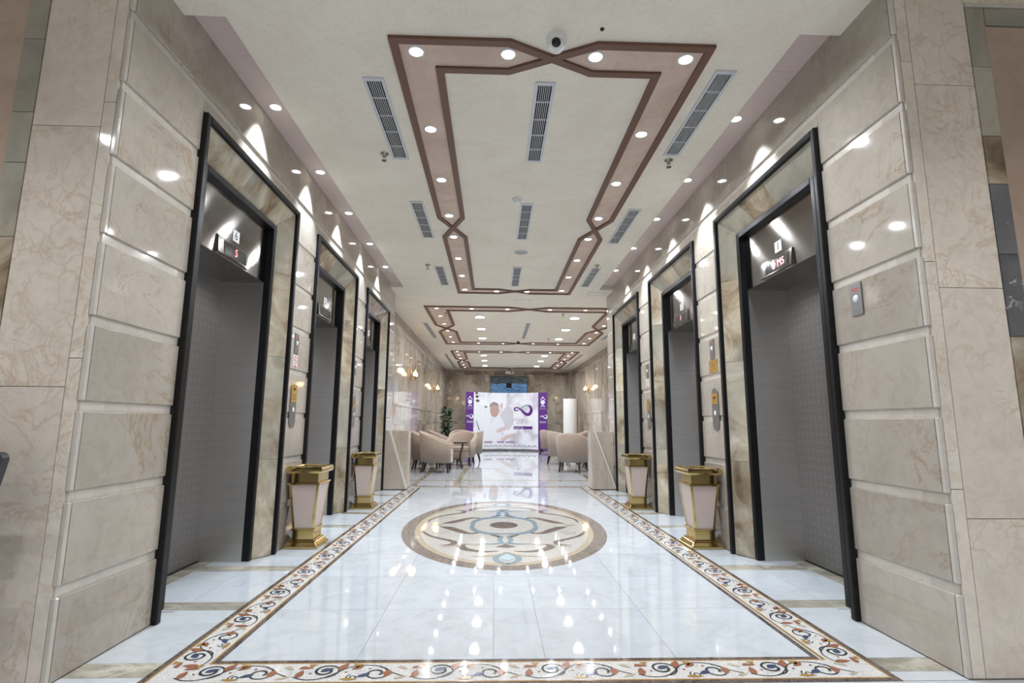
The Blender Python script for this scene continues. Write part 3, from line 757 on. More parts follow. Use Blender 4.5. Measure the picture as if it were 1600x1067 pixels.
call_station(-1, 4.545, 'brass topped call panel beside nearest elevator on left wall', (1.17,1.315), 0)
call_station(-1, 6.50, 'steel call panel between the two farther elevators on left wall', (1.19,1.28), 0)
call_station(1, 4.553, 'steel call panel with brass square beside nearest elevator on right wall', (1.185,1.275), 1)
call_station(1, 6.545, 'brass and steel call panel between the two farther elevators on right wall', (1.18,1.315), 1)
def upper_plate(s, y, label):
    X0 = XL if s < 0 else XR
    root = empty('indicator_plate', (X0, y, 0))
    p = MB(); p.box(0, -s*.008, -.044, .044, 1.58, 1.752); p.build('face_plate', M['plate_steel'], root, bevel=.002)
    l = MB(); l.lathe([(.02,0),(.018,.003),(.008,.005)], 16); l.v = [(-s*(.008+c), a, 1.67+b_) for a, b_, c in l.v]; l.build('lens', M['whiteplastic'], root)
    b_ = MB(); b_.box(-s*.008, -s*.0085, -.03, .03, 1.718, 1.724); b_.box(-s*.008, -s*.0085, -.02, .02, 1.708, 1.713); b_.build('print', M['red'], root)
    tag(root, label, 'indicator plate', 'steel indicator plates on the elevator walls')
upper_plate(-1, 4.54, 'steel indicator plate above brass topped call panel on left wall')
upper_plate(-1, 6.47, 'steel indicator plate between the two farther elevators on left wall')
upper_plate(1, 4.565, 'steel indicator plate above square brass sign on right wall')
upper_plate(1, 6.555, 'steel indicator plate between the two farther elevators on right wall')
upper_plate(1, 2.678, 'steel indicator plate on bare panel beside elevator 1')
def nosmoke(s, y, z, label):
    X0 = XL if s < 0 else XR
    root = empty('no_smoking_sign', (X0, y, z))
    p = MB(); p.box(0, -s*.003, -.05, .05, -.065, .045); p.build('plate', M['paper'], root)
    r = MB()
    for k in range(20):
        a0, a1 = 2*PI*k/20, 2*PI*(k+1)/20
        r.add([(-s*.0036, R_*math.cos(a), R_*math.sin(a)) for R_, a in ((.038,a0),(.038,a1),(.03,a1),(.03,a0))], [(0,1,2,3)])
    c = .7071*.031
    r.add([(-s*.0036, -c-.004*.7, c-.004*.7), (-s*.0036, -c+.004*.7, c+.004*.7), (-s*.0036, c+.004*.7, -c+.004*.7), (-s*.0036, c-.004*.7, -c-.004*.7)], [(0,1,2,3)])
    r.add([(-s*.0036, a, b_) for a, b_ in ((-.04,-.06),(.04,-.06),(.04,-.048),(-.04,-.048))], [(0,1,2,3)])
    r.build('prohibition_ring', M['red'], root, recalc=False)
    k = MB(); k.box(-s*.0031, -s*.0034, -.02, .015, -.003, .003); k.build('cigarette', M['ink'], root)
    tag(root, label, 'sign', 'no smoking signs')
nosmoke(-1, 4.538, 1.525, 'small no smoking sticker on the left wall')
nosmoke(1, 6.575, 1.53, 'small no smoking sticker on the right wall')
br = empty('brass_sign', (XR, 4.56, 1.515)); p = MB(); p.box(0, -.005, -.085, .085, -.055, .053); p.build('plate', M['goldplate'], br, bevel=.002)
p = MB()
for k in range(3): p.box(-.005, -.0054, -.05+.01*k, .05-.01*k, -.035+.025*k, -.024+.025*k)
p.build('engraved_lines', M['engrave'], br); tag(br, 'square brass notice sign between elevators 1 and 2', 'sign')

# ================================================================== BINS
def bin_proto():
    root = empty('waste_bin')
    def fr(mb, w0, d0, z0, w1, d1, z1, m=0):
        mb.hexa([(-w0,-d0,z0),(w0,-d0,z0),(w0,d0,z0),(-w0,d0,z0)], [(-w1,-d1,z1),(w1,-d1,z1),(w1,d1,z1),(-w1,d1,z1)], m)
    b = MB(); fr(b,.137,.155,0,.137,.155,.018); fr(b,.13,.148,.018,.112,.13,.05); fr(b,.104,.122,.05,.1,.118,.062); fr(b,.086,.102,.062,.086,.102,.135); fr(b,.097,.113,.135,.097,.113,.15)
    b.build('base', M['gold'], root, bevel=.003)
    # tapered body: four blush panels and four brass corner posts
    za, zb, wa, da, wb, db = .15, .50, .083, .099, .118, .136
    core = MB(); fr(core, wa-.012, da-.012, za, wb-.012, db-.012, zb); core.build('liner', M['gold'], root)
    e = .016
    for ax_, sg in ((0,1),(0,-1),(1,1),(1,-1)):
        mb = MB()
        if ax_ == 0: A = [(sg*wa,-da+e,za),(sg*wa,da-e,za),(sg*wb,db-e,zb),(sg*wb,-db+e,zb)]; B = [(x-sg*.01,y,z) for x,y,z in A]
        else: A = [(-wa+e,sg*da,za),(wa-e,sg*da,za),(wb-e,sg*db,zb),(-wb+e,sg*db,zb)]; B = [(x,y-sg*.01,z) for x,y,z in A]
        mb.hexa(A, B); mb.build('side_panel', M['binpanel'], root)
    for sx in (-1,1):
        for sy in (-1,1):
            mb = MB(); o = .003
            A = [(sx*(wa+o),sy*(da+o),za),(sx*(wa-e),sy*(da+o),za),(sx*(wa-e),sy*(da-e),za),(sx*(wa+o),sy*(da-e),za)]
            B = [(sx*(wb+o),sy*(db+o),zb),(sx*(wb-e),sy*(db+o),zb),(sx*(wb-e),sy*(db-e),zb),(sx*(wb+o),sy*(db-e),zb)]
            mb.hexa(A, B); mb.build('corner_post', M['gold'], root)
    n = MB(); fr(n,.13,.148,.5,.13,.148,.514); fr(n,.108,.126,.514,.108,.126,.59); n.build('neck', M['gold'], root, bevel=.002)
    rm = MB()
    prof = [(0,.588),(.026,.592),(.036,.608),(.036,.624),(.028,.64),(.012,.648),(-.02,.648),(-.03,.636)]
    loops = [[(sx*(.11+o), sy*(.128+o), z) for sx, sy in ((-1,-1),(1,-1),(1,1),(-1,1))] for o, z in prof]
    vs = [p for l in loops for p in l]; fs = []
    for i in range(len(loops)-1):
        for k in range(4): fs.append((i*4+k, i*4+(k+1)%4, (i+1)*4+(k+1)%4, (i+1)*4+k))
    rm.add(vs, fs); rm.build('rim', M['gold'], root)
    tr = MB(); tr.box(-.082,.082,-.1,.1,.588,.632); tr.build('ash_tray', M['darkmetal'], root)
    return root
bp_ = bin_proto()
for i, (x, y, lab) in enumerate(((-1.545,4.66,'brass waste bin with blush panels beside nearest elevator on left wall'), (-1.545,6.66,'smaller looking brass waste bin farther along the left wall'),
        (1.765,4.64,'brass waste bin with blush panels beside nearest elevator on right wall'), (1.765,6.66,'smaller looking brass waste bin farther along the right wall'))):
    o = bp_ if i == 0 else copy_tree(bp_)
    o.location = (x, y, 0); tag(o, lab, 'waste bin', 'brass waste bins along the corridor')

# ================================================================== PODIUMS
def podium(x0, x1, y0, label):
    root = empty('stone_podium', ((x0+x1)/2, y0, 0)); w_ = (x1-x0)/2; h = .885
    b = MB(); b.box(-w_, w_, .07, .33, .012, h); b.build('body', M['podium'], root)
    k = MB(); k.box(-w_, w_, .075, .33, 0, .012); k.build('plinth', M['dark'], root)
    # proud triangular facet: thin at the top left, thick at the foot
    a, c, d_ = (-w_, 0, h), (-w_, 0, .012), (w_-.02, 0, .012)
    f = MB(); f.add([(-w_,.055,h),(-w_+.06,.055,h),(w_,-.05,.012),(-w_,-.05,.012), (-w_,.0695,h),(-w_+.06,.0695,h),(w_,.0695,.012),(-w_,.0695,.012)],
        [(0,3,2,1),(4,5,6,7),(0,1,5,4),(1,2,6,5),(2,3,7,6),(3,0,4,7)]); fo = f.build('triangular_facet', M['podium'], root)
    e = MB(); e.add([(-w_+.06,.0545,h+.0005),(-w_+.085,.0545,h+.0005),(w_+.0005,-.05,.05),(w_+.0005,-.0505,.0122), (-w_+.06,.0697,h+.0005),(-w_+.085,.0697,h+.0005),(w_+.0005,.0697,.045),(w_+.0005,.0697,.0122)],
        [(0,3,2,1),(4,5,6,7),(0,1,5,4),(1,2,6,5),(2,3,7,6),(3,0,4,7)]); e.build('facet_edge', M['podium_edge'], root)
    tag(root, label, 'podium', 'faceted stone podiums at the end of the corridor')
podium(-1.69, -1.335, 8.42, 'low travertine podium with diagonal facet beside left row of elevators')
podium(1.55, 1.913, 8.5, 'low travertine podium with diagonal facet beside right row of elevators')

# ================================================================== LOUNGE FURNITURE
def chair_proto():
    root = empty('tub_chair')
    # U plan, open to +x (front)
    n = 28; W, Dp, th = .35, .36, .075
    def plan(t, off):      # t 0..1 from front-right arm around back to front-left arm
        R = W-off
        if t < .25: x = Dp-(t/.25)*Dp*.95; return (x, -R)
        if t > .75: x = Dp-((1-t)/.25)*Dp*.95; return (x, R)
        a = -PI/2 - (t-.25)/.5*PI; return (.018+(.36-off)*math.cos(a)*1.0, R*math.sin(a))
    def top(t):
        s_ = 1-abs(t-.5)*2; s_ = max(0, min(1, s_)); return .60 + .225*(s_*s_*(3-2*s_))
    sh = MB(); V = []
    for k in range(n+1):
        t = k/n; zt = top(t); o = plan(t, 0); ob = plan(t, .045); i = plan(t, th); im = plan(t, th*.5)
        V += [(ob[0],ob[1],.2),(o[0],o[1],zt-.03),(im[0]*.5+o[0]*.5,im[1]*.5+o[1]*.5,zt),(im[0]*.5+i[0]*.5,im[1]*.5+i[1]*.5,zt),(i[0],i[1],zt-.035),(i[0],i[1],.3)]
    fs = []
    for k in range(n):
        for j in range(6): fs.append((k*6+j, (k+1)*6+j, (k+1)*6+(j+1)%6, k*6+(j+1)%6))
    fs += [(0,1,2,3,4,5), tuple(n*6+j for j in (5,4,3,2,1,0))]
    sh.add(V, fs, 0, True); sh.build('shell', M['fabric'], root)
    st = MB(); P = [plan(k/n, th+.002) for k in range(n+1)]; st.prism(P, .2, .34); st.build('seat_base', M['fabric'], root)
    cu = MB(); Q = [(p[0]*.985+.004, p[1]*.985) for p in [plan(k/n, th+.006) for k in range(n+1)]]; cu.prism(Q, .342, .45); cu.build('seat_cushion', M['fabric'], root, bevel=.015)
    for x, y in ((.28,.26),(.28,-.26),(-.2,.2),(-.2,-.2)):
        l = MB(); ex = .03 if x > 0 else -.05; ey = .02*(1 if y > 0 else -1)
        l.hexa([(x+ex-.014,y+ey-.014,0),(x+ex+.014,y+ey-.014,0),(x+ex+.014,y+ey+.014,0),(x+ex-.014,y+ey+.014,0)], [(x-.025,y-.025,.21),(x+.025,y-.025,.21),(x+.025,y+.025,.21),(x-.025,y+.025,.21)])
        l.build('leg', M['wood'], root)
    return root
cp = chair_proto()
chairs = [(-1.24, 11.52, 0, 'beige tub chair seen side-on, nearest on the left'),
 (-1.55, 12.35, 0, 'beige tub chair half hidden behind left podium and nearest left chair'),
 (-.76, 13.4, -105, 'beige tub chair facing the viewer beside dark table'),
 (-.62, 14.9, 180, 'beige tub chair seen from its outer side, next to banner left edge'),
 (-1.56, 13.62, 0, 'beige tub chair against left wall behind the dark table'),
 (-1.45, 14.7, 0, 'farther beige tub chair against left wall before the plant'),
 (-1.0, 16.3, -90, 'distant beige tub chair between left wall and banner'),
 (1.70, 11.72, 70, 'beige tub chair seen from behind, nearest on the right'),
 (1.72, 13.85, 40, 'second beige tub chair seen from behind on the right'),
 (1.88, 18.0, 40, 'farthest beige tub chair beside banner right edge'),
 (2.6, 13.9, 180, 'beige tub chair by right lounge wall behind nearest right chair'),
 (2.5, 16.0, 180, 'beige tub chair by right lounge wall before the white column')]
for i, (x, y, a, lab) in enumerate(chairs):
    o = cp if i == 0 else copy_tree(cp)
    o.location = (x, y, 0); o.rotation_euler = (0,0,math.radians(a)); tag(o, lab, 'armchair', 'beige tub chairs of the lounge')
def table(loc, label):
    root = empty('side_table', loc)
    t = MB(); t.lathe([(.27,.555),(.28,.565),(.28,.585),(.27,.592)], 28); t.build('tabletop', M['wood'], root)
    sh = MB(); sh.lathe([(.14,.2),(.14,.215)], 20); sh.build('shelf', M['wood'], root)
    for k in range(4):
        a = PI/4 + k*PI/2; l = MB()
        P = [(r_*math.cos(a), r_*math.sin(a), z) for r_, z in ((.21,.556),(.2,.48),(.15,.36),(.13,.24),(.16,.12),(.215,0.0))]
        l.tube(catmull(P, 3), .017, 6); l.build('leg', M['wood'], root)
    tag(root, label, 'side table')
table((-.86, 12.52, 0), 'small round dark walnut side table with curved legs')
table((2.25, 12.6, 0), 'dark walnut side table mostly hidden among the right chairs')

# plant
pr = empty('potted_plant', (-1.58, 18.0, 0))
p = MB(); p.lathe([(.14,0),(.2,.35),(.21,.4),(.19,.4),(.17,.36)], 20); p.build('pot', M['pot'], pr)
p = MB()
for k in range(5): p.tube([(0,0,.36),(.05*math.cos(k*1.3),.05*math.sin(k*1.3),.8),(.1*math.cos(k*1.3),.1*math.sin(k*1.3),1.3)], [.018,.014,.008], 6)
p.build('stems', M['pot'], pr)
p = MB(); rg = random.Random(3)
for k in range(150):
    z = rg.uniform(.5,1.55); a = rg.uniform(0, 2*PI); el = rg.uniform(-.5,.9); ln = rg.uniform(.16,.3)*(1.1-.3*(z-.5)); wd = ln*.22
    d = Vector((math.cos(a)*math.cos(el), math.sin(a)*math.cos(el), math.sin(el))); sd = Vector((-math.sin(a), math.cos(a), 0)); o = Vector((.05*math.cos(a), .05*math.sin(a), z))
    up = d.cross(sd)*(.02)
    q = [o, o+d*ln*.4+sd*wd, o+d*ln*.75+sd*wd*.7, o+d*ln-Vector((0,0,.04)), o+d*ln*.75-sd*wd*.7, o+d*ln*.4-sd*wd, o+d*ln*.5+up]
    p.add(q, [(0,1,6),(1,2,6),(2,3,6),(3,4,6),(4,5,6),(5,0,6)])
fo = p.build('foliage', M['leaf'], pr, recalc=False); fo['kind'] = 'stuff'
tag(pr, 'tall leafy green potted plant in the far left corner', 'plant')
# white cylinder column
cr_ = empty('white_column', (2.72, 19.0, 0)); p = MB(); p.lathe([(.25,0),(.25,1.9),(.245,1.912)], 40); p.build('drum', M['whiteplastic'], cr_)
p = MB(); p.box(.235,.262,-.06,.06,0,1.9); p.build('seam_strip', M['engrave'], cr_); tag(cr_, 'white free-standing cylindrical column right of the banner', 'column')

# sconces
def sconce(X, s, y, z, label):
    root = empty('wall_sconce', (X, y, z))
    p = MB(); p.box(-s*.012, -s*.03, -.03, .03, -.12, .14); p.build('backplate', M['gold'], root, bevel=.006)
    st = MB(); st.tube([(-s*.12,0,-.12),(-s*.12,0,.05),(-s*.12,0,.38)], [.012,.016,.003], 8); st.tube([(-s*.02,0,-.02),(-s*.12,0,-.03)], .01, 8); st.build('stem', M['gold'], root)
    for sy in (-1, 1):
        a = MB(); a.tube(catmull([(-s*.12,0,-.08),(-s*.12,sy*.055,-.1),(-s*.12,sy*.095,-.06)], 5), .008, 8); a.lathe([(.02,0),(.045,.02)], 14, (-s*.12, sy*.095, -.065)); a.build('arm', M['gold'], root)
        b_ = MB(); b_.lathe([(.01,-.04),(.03,-.03),(.042,0),(.037,.03),(.02,.055),(.003,.08)], 16, (-s*.12, sy*.095, .01)); b_.build('glass_shade', M['bulb'], root)
        ld = bpy.data.lights.new('lamp_light', 'POINT'); ld.energy = 1.2*LK; ld.color = WARM; ld.shadow_soft_size = .06
        lo = bpy.data.objects.new('lamp_light', ld); COL.objects.link(lo); lo.parent = root; lo.location = (-s*.2, sy*.095, .1)
    tag(root, label, 'sconce', 'gilded wall sconces of the lounge')
sconce(LX0, -1, 12.34, 2.11, 'lit gold two-light sconce, nearer one on left lounge wall')
sconce(LX0, -1, 17.26, 2.12, 'lit gold two-light sconce, farther one on left lounge wall')
sconce(LX1, 1, 17.6, 2.16, 'lit gold two-light sconce on right lounge wall')

# ================================================================== BANNER
BU0, BU1, BZ0, BZ1 = -1.06, 2.0, .03, 2.2
def bpt(x, z, off=0.0):
    t = (x-.47)/1.53; return (x, 20.75 - .7*t*t - off, z)
ban = empty('display_banner', (0,0,0))
def print_shape(name, pts, mt, off, parent=ban):
    b = bmesh.new(); vs = [b.verts.new((p[0], 0, p[1])) for p in pts]; b.faces.new(vs)
    k = -1.1
    while k < 2.05:
        bmesh.ops.bisect_plane(b, geom=list(b.verts)+list(b.edges)+list(b.faces), plane_co=(k,0,0), plane_no=(1,0,0)); k += .09
    for v in b.verts: v.co = Vector(bpt(v.co.x, v.co.z, off))
    me = bpy.data.meshes.new(name); b.to_mesh(me); b.free(); me.materials.append(mt); return link(name, me, parent)
def bsheet(name, x0, x1, mt):
    mb = MB(); n = 16
    V = [bpt(x0+(x1-x0)*k/n, z, o) for o in (0,.02) for z in (BZ0, BZ1) for k in range(n+1)]
    m_ = n+1; F = []
    for k in range(n): F += [(k,k+1,m_+k+1,m_+k),(2*m_+k+1,2*m_+k,3*m_+k,3*m_+k+1),(k,2*m_+k,2*m_+k+1,k+1),(m_+k,m_+k+1,3*m_+k+1,3*m_+k)]
    F += [(0,m_,3*m_,2*m_),(n,2*m_+n,3*m_+n,m_+n)]
    mb.add(V, F); return mb.build(name, mt, ban)
def printmat():
    m, N, L, b = nmat('pale_photo_print', (.8,.8,.86), .45)
    g_ = nd(N, 'NewGeometry'); n1 = nd(N, 'TexNoise', Scale=2.0, Detail=4.0, Distortion=.6); L.new(g_.outputs['Position'], n1.inputs['Vector'])
    r_ = ramp(N, [(.36,(.58,.55,.62)), (.48,(.78,.78,.85)), (.58,(.86,.87,.92))]); L.new(n1.outputs['Fac'], r_.inputs[0]); L.new(r_.outputs[0], b.inputs['Base Color']); return m
M['print'] = printmat()
pc = lambda n, c: nmat(n, c, .5)[0]
M['p_robe'] = pc('print_white', (.80,.82,.87)); M['p_grey'] = pc('print_grey', (.62,.61,.66)); M['p_skin'] = pc('print_skin', (.52,.34,.30)); M['p_hair'] = pc('print_hair', (.30,.27,.27)); M['p_green'] = pc('print_green', (.05,.32,.20)); M['p_lilac'] = pc('print_lilac', (.36,.24,.42)); M['p_dark'] = pc('print_dark', (.08,.07,.10)); M['p_pink'] = pc('print_pale_skin', (.66,.53,.52))
bsheet('side_panel', BU0, -.77, M['purple']); bsheet('photo_panel', -.769, 1.68, M['print']); bsheet('side_panel', 1.681, BU1, M['purple'])
def px(u, v):      # photograph proportions of the print -> banner x, z (728..855, 612..703)
    return (BU0 + (u-728)/(855-728)*(BU1-BU0), BZ1 - (v-612)/(703-612)*(BZ1-BZ0))
ell = lambda cu, cv, a, b_, n=18: [px(cu+a*math.cos(2*PI*k/n), cv+b_*math.sin(2*PI*k/n)) for k in range(n)]
P_ = lambda *q: [px(*t) for t in q]
print_shape('photo_print', P_((742,704-3),(741.5,640),(744,630),(748,627),(752,632),(757,634),(764,645),(767,660),(775,662),(783,674),(790,690),(795,700)), M['p_robe'], .026)
print_shape('photo_print', P_((768,662),(774,652),(779,648),(786,655),(792,672),(788,676),(778,672)), M['p_robe'], .028)
print_shape('photo_print', P_((782,648),(790,636),(798,634),(803,642),(803,662),(796,672),(788,668)), M['p_grey'], .025)
print_shape('photo_print', ell(773, 640, 7.2, 11), M['p_skin'], .03); print_shape('photo_print', P_((764.5,636),(766,630),(771,626.5),(777,628),(781,634),(776,632),(770,632)), M['p_hair'], .033)
print_shape('photo_print', ell(784, 633, 2.2, 5), M['p_pink'], .027)
for q in ((744,613.5,2,2.2),(745,619,2.6,2.2),(746,625.5,3,2.2),(759,635,2.5,2)): print_shape('photo_print', ell(*q, 10), M['p_dark'] if q[0] < 750 else M['p_hair'], .029)
print_shape('photo_print', P_((744,657),(745,657),(750,672),(748.5,672)), M['p_dark'], .031)
print_shape('photo_print', P_((776,672),(786,667),(792,665),(793,670),(784,674),(778,676)), M['p_pink'], .031); print_shape('photo_print', P_((783,686),(792,680),(806,676),(807,680),(796,685),(786,690)), M['p_pink'], .031)
# swirl logo on the photo panel
def swirl(cx, cv, sc, m1, m2, off, nm='logo_swirl'):
    def strip(path, ws, mt, o2):
        mb = MB(); P = catmull(path, 6); n = len(P); k_ = (len(ws)-1)/(n-1)
        W = [ws[int(i*k_)]*(1-(i*k_)%1) + ws[min(int(i*k_)+1, len(ws)-1)]*((i*k_)%1) for i in range(n)]
        mb.ribbon([(a*sc, b_*sc) for a, b_ in P], [w*sc for w in W], 0)
        mb.v = [bpt(*px(cx+a, cv+b_), o2) for a, b_, c in mb.v]; mb.build(nm, mt, ban, recalc=False)
    strip([(9,3.2),(5,4.6),(2,3.8),(1.2,1.6),(4,-.4),(8,.3),(12,3.2),(16,7.2),(20,10.2),(24,10.4),(27,7),(27.6,2),(25.5,-2.5),(22,-4)], [1,1.6,2.2,2.2,2,2.2,3,4,5,5,5,4.4,3.4,1.4], m1, off)
    strip([(11,2.2),(14,-1.2),(18,-3.4),(22,-4.2),(25,-3.4)], [.8,1.2,1.5,1.6,.8], m2, off+.003)
swirl(803.5, 636, 1.0, M['purple'], M['p_green'], .026)
for cx in (729.3, 845): swirl(cx-.3, 649, .36, M['p_robe'], M['p_robe'], .026)
for cx in (734.5, 848.5):
    print_shape('emblem', ell(cx, 627.5, 3.2, 3.6, 14), M['p_robe'], .026)
    print_shape('emblem', P_((cx-4,624),(cx,618),(cx+4,624),(cx+3,624),(cx,620),(cx-3,624)), M['p_robe'], .026)
    print_shape('emblem', P_((cx-3.5,634),(cx,631.5),(cx+3.5,634),(cx+2,634.6),(cx,633),(cx-2,634.6)), M['p_robe'], .026)
    for v in (636.2, 638, 657.5, 659.3): print_shape('caption_line', P_((cx-4.6,v),(cx+4.6,v),(cx+4.6,v+.7),(cx-4.6,v+.7)), M['p_lilac'] if v < 650 else M['p_grey'], .026)
print_shape('caption_bar', P_((804,665.5),(832.5,665.5),(833,666),(833,669.6),(832.5,670),(804,670),(803.5,669.6),(803.5,666)), M['purple'], .026)
for a, c in ((757,770),(777.5,789),(791,806)): print_shape('caption_bar', P_((a,689.5),(c,689.5),(c,692),(a,692)), M['p_lilac'], .033)
for k in range(11):
    cx = 760 + k*7.6
    for rr in (3.0,):
        ring = [px(cx+rr*math.cos(a), 699.5-1.0+rr*1.0*math.sin(a)*1.0) for a in [PI*t/8 for t in range(8,17)]]; rin = [px(cx+(rr-.8)*math.cos(a), 699.5-1.0+(rr-.8)*math.sin(a)) for a in [PI*t/8 for t in range(16,7,-1)]]
        print_shape('arch_ornament', ring+rin, M['p_dark'], .034)
print_shape('base_line', P_((741.8,701.6),(841,701.6),(841,702.6),(741.8,702.6)), M['p_dark'], .034)
AR = {'ا':'FE8D FE8E','ر':'FEAD FEAE','د':'FEA9 FEAA','ف':'FED1 FED2 FED3 FED4','ل':'FEDD FEDE FEDF FEE0','م':'FEE1 FEE2 FEE3 FEE4','ش':'FEB5 FEB6 FEB7 FEB8','ع':'FEC9 FECA FECB FECC','ط':'FEC1 FEC2 FEC3 FEC4','ي':'FEF1 FEF2 FEF3 FEF4','ق':'FED5 FED6 FED7 FED8','س':'FEB1 FEB2 FEB3 FEB4','ه':'FEE9 FEEA FEEB FEEC'}
def shape_ar(t):
    out = []
    for i, c in enumerate(t):
        if c not in AR: out.append(c); continue
        f = [chr(int(x, 16)) for x in AR[c].split()]
        pj_ = i > 0 and t[i-1] in AR and len(AR[t[i-1]].split()) == 4
        nj = len(f) == 4 and i+1 < len(t) and t[i+1] in AR
        out.append(f[3] if pj_ and nj else f[2] if nj else f[1] if pj_ else f[0])
    return ''.join(reversed(out))
def btext(body, u, v, size, mt, name='lettering'):
    x, z = px(u, v); q = bpt(x, z, .034)
    m_ = Matrix.Rotation(PI/2, 4, 'X'); m_.translation = Vector(q); return text(body, size, mt, ban, m_, .001, name)
btext(shape_ar('رفد المشاعر'), 818.5, 654, .17, M['p_lilac']); btext('Rifd AlMashaer', 818.5, 659.6, .08, M['p_lilac']); btext(shape_ar('الطريق السهل للمشاعر'), 818.3, 667.6, .1, M['paper'])
ft = MB()
for x in (-.9, .47, 1.85): q = bpt(x, 0, -.12); ft.box(x-.03, x+.03, q[1]-.1, q[1]+.1, 0, .03)
ft.build('foot', M['darkmetal'], ban)
bk = MB()
for x in (-.9, .47, 1.85): q = bpt(x, 0, -.04); ft2 = bk.box(x-.015, x+.015, q[1]-.01, q[1]+.02, .03, 2.1)
bk.build('support_pole', M['darkmetal'], ban)
tag(ban, 'curved exhibition banner with purple side panels and pale photo print', 'banner')
# television
tv = empty('television', (.6, LY1-.03, 2.07)); p = MB(); p.box(-.745,.745,-.05,.022,0,.83); p.build('casing', M['screen'], tv, bevel=.004)
def tvmat():
    m, N, L, b = nmat('tv_picture', (.1,.15,.2), .3); tc = nd(N,'TexCoord'); sp = nd(N,'SeparateXYZ'); L.new(tc.outputs['Object'], sp.inputs[0])
    n1 = nd(N,'TexNoise', Scale=14.0, Detail=4.0); mp = nd(N,'Mapping'); mp.inputs['Scale'].default_value = (.35,1,2.2); L.new(tc.outputs['Object'], mp.inputs[0]); L.new(mp.outputs[0], n1.inputs['Vector'])
    up = ramp(N, [(.4,(.005,.012,.018)), (.62,(.07,.10,.11))]); lo = ramp(N, [(.35,(.02,.07,.20)), (.65,(.16,.34,.58))]); L.new(n1.outputs['Fac'], up.inputs[0]); L.new(n1.outputs['Fac'], lo.inputs[0])
    st = ramp(N, [(.53,(1,1,1)), (.56,(0,0,0))]); L.new(sp.outputs[2], st.inputs[0]); c = mixc(N, L, st.outputs[0], up.outputs[0], lo.outputs[0])
    L.new(c, b.inputs['Emission Color']); b.inputs['Emission Strength'].default_value = .8; b.inputs['Base Color'].default_value = (.02,.02,.02,1); return m
p = MB(); p.box(-.725,.725,-.052,-.0505,.02,.81); tvs = p.build('screen', tvmat(), tv)
p = MB(); p.box(-.12,.1,-.0535,-.0525,.38,.57); p.build('black_cube_image', M['ink'], tvs)
tag(tv, 'wall television showing a blue crowd scene above the banner', 'television')

# ================================================================== CEILING FITTINGS
def vent(x0, x1, y0, y1, label):
    root = empty('air_vent', ((x0+x1)/2, (y0+y1)/2, CZ)); hw, hl = (x1-x0)/2, (y1-y0)/2
    f = MB(); fw = min(.024, hw*.3); z0, z1 = -.01, 0
    f.box(-hw,hw,-hl,-hl+fw*1.4,z0,z1); f.box(-hw,hw,hl-fw*1.4,hl,z0,z1); f.box(-hw,-hw+fw,-hl+fw*1.4,hl-fw*1.4,z0,z1); f.box(hw-fw,hw,-hl+fw*1.4,hl-fw*1.4,z0,z1)
    f.build('frame', M['vent'], root)
    b_ = MB(); b_.box(-hw+fw*.9,hw-fw*.9,-hl+fw,hl-fw,-.002,-.0005); b_.build('duct_opening', M['dark'], root)
    s_ = MB(); n = 7; iw = 2*(hw-fw)
    for k in range(1, n): xx = -hw+fw+iw*k/n; s_.box(xx-.002, xx+.002, -hl+fw, hl-fw, -.009, -.0025)
    so = s_.build('slats', M['vent'], root); so['kind'] = 'stuff'
    nb = max(2, int(round((y1-y0)/.22)))
    for k in range(1, nb):
        yy = -hl+2*hl*k/nb; c = MB(); c.box(-hw+fw, hw-fw, yy-.004, yy+.004, -.0095, -.0024); c.build('cross_bar', M['vent'], root)
    tag(root, label, 'air vent', 'linear ceiling air vents')
for side, (xa, xb, yo) in (('left', (-.86,-.725,0)), ('centre', (.24,.372,0)), ('right', (1.345,1.475,-.03))):
    for k, (a, c) in enumerate(((3.09,4.135), (4.985,6.015), (7.15,8.17))):
        dy = yo - (.13 if (k == 0 and side == 'right') else 0) + (.11 if (k == 1 and side == 'right') else 0)
        vent(xa, xb, a+dy, c+dy, f'slotted ceiling air vent, {side} row over the corridor, {ORDW[k]} going away')
vent(-1.57, -1.46, 11.37, 13.4, 'long ceiling vent outside the left edge of the second frame')
vent(.68, .77, 11.29, 13.38, 'long ceiling vent inside the second frame'); vent(-1.6, -1.49, 16.6, 20.6, 'longest ceiling vent beside the farthest frame, left')
vent(2.68, 2.78, 16.4, 20.2, 'longest ceiling vent beside the farthest frame, right'); vent(2.72, 2.82, 11.4, 13.4, 'ceiling vent outside the right edge of second frame')
def sprinkler(x, y, label):
    root = empty('sprinkler', (x, y, CZ)); p = MB(); p.lathe([(.035,0),(.034,-.006),(.014,-.012),(.012,-.03)], 18); p.build('escutcheon', M['chrome'], root)
    q = MB(); q.tube([(.01,0,-.03),(.014,0,-.045),(.003,0,-.058)], .003, 6); q.tube([(-.01,0,-.03),(-.014,0,-.045),(-.003,0,-.058)], .003, 6); q.build('yoke_arms', M['chrome'], root)
    d = MB(); d.lathe([(.004,-.056),(.02,-.06),(.02,-.063)], 16); d.build('deflector', M['chrome'], root)
    tag(root, label, 'sprinkler', 'ceiling sprinkler heads')
for x, y, l in ((-.915,4.06,'chrome sprinkler head beside the nearest left air vent'), (1.42,4.06,'chrome sprinkler head beside the nearest right air vent'), (-.937,7.10,'chrome sprinkler head beside the third left air vent'),
  (1.39,7.0,'chrome sprinkler head beside the third right air vent'), (1.354,10.3,'small sprinkler head in right half of second ceiling frame'), (-.975,10.3,'small sprinkler head in left channel of second ceiling frame'), (1.37,13.34,'distant sprinkler head near far edge of second frame')): sprinkler(x, y, l)
cm = empty('security_camera', (.329, 2.70, CZ)); p = MB(); p.lathe([(.058,0),(.056,-.03),(.05,-.036)], 28); p.build('mount', M['whiteplastic'], cm)
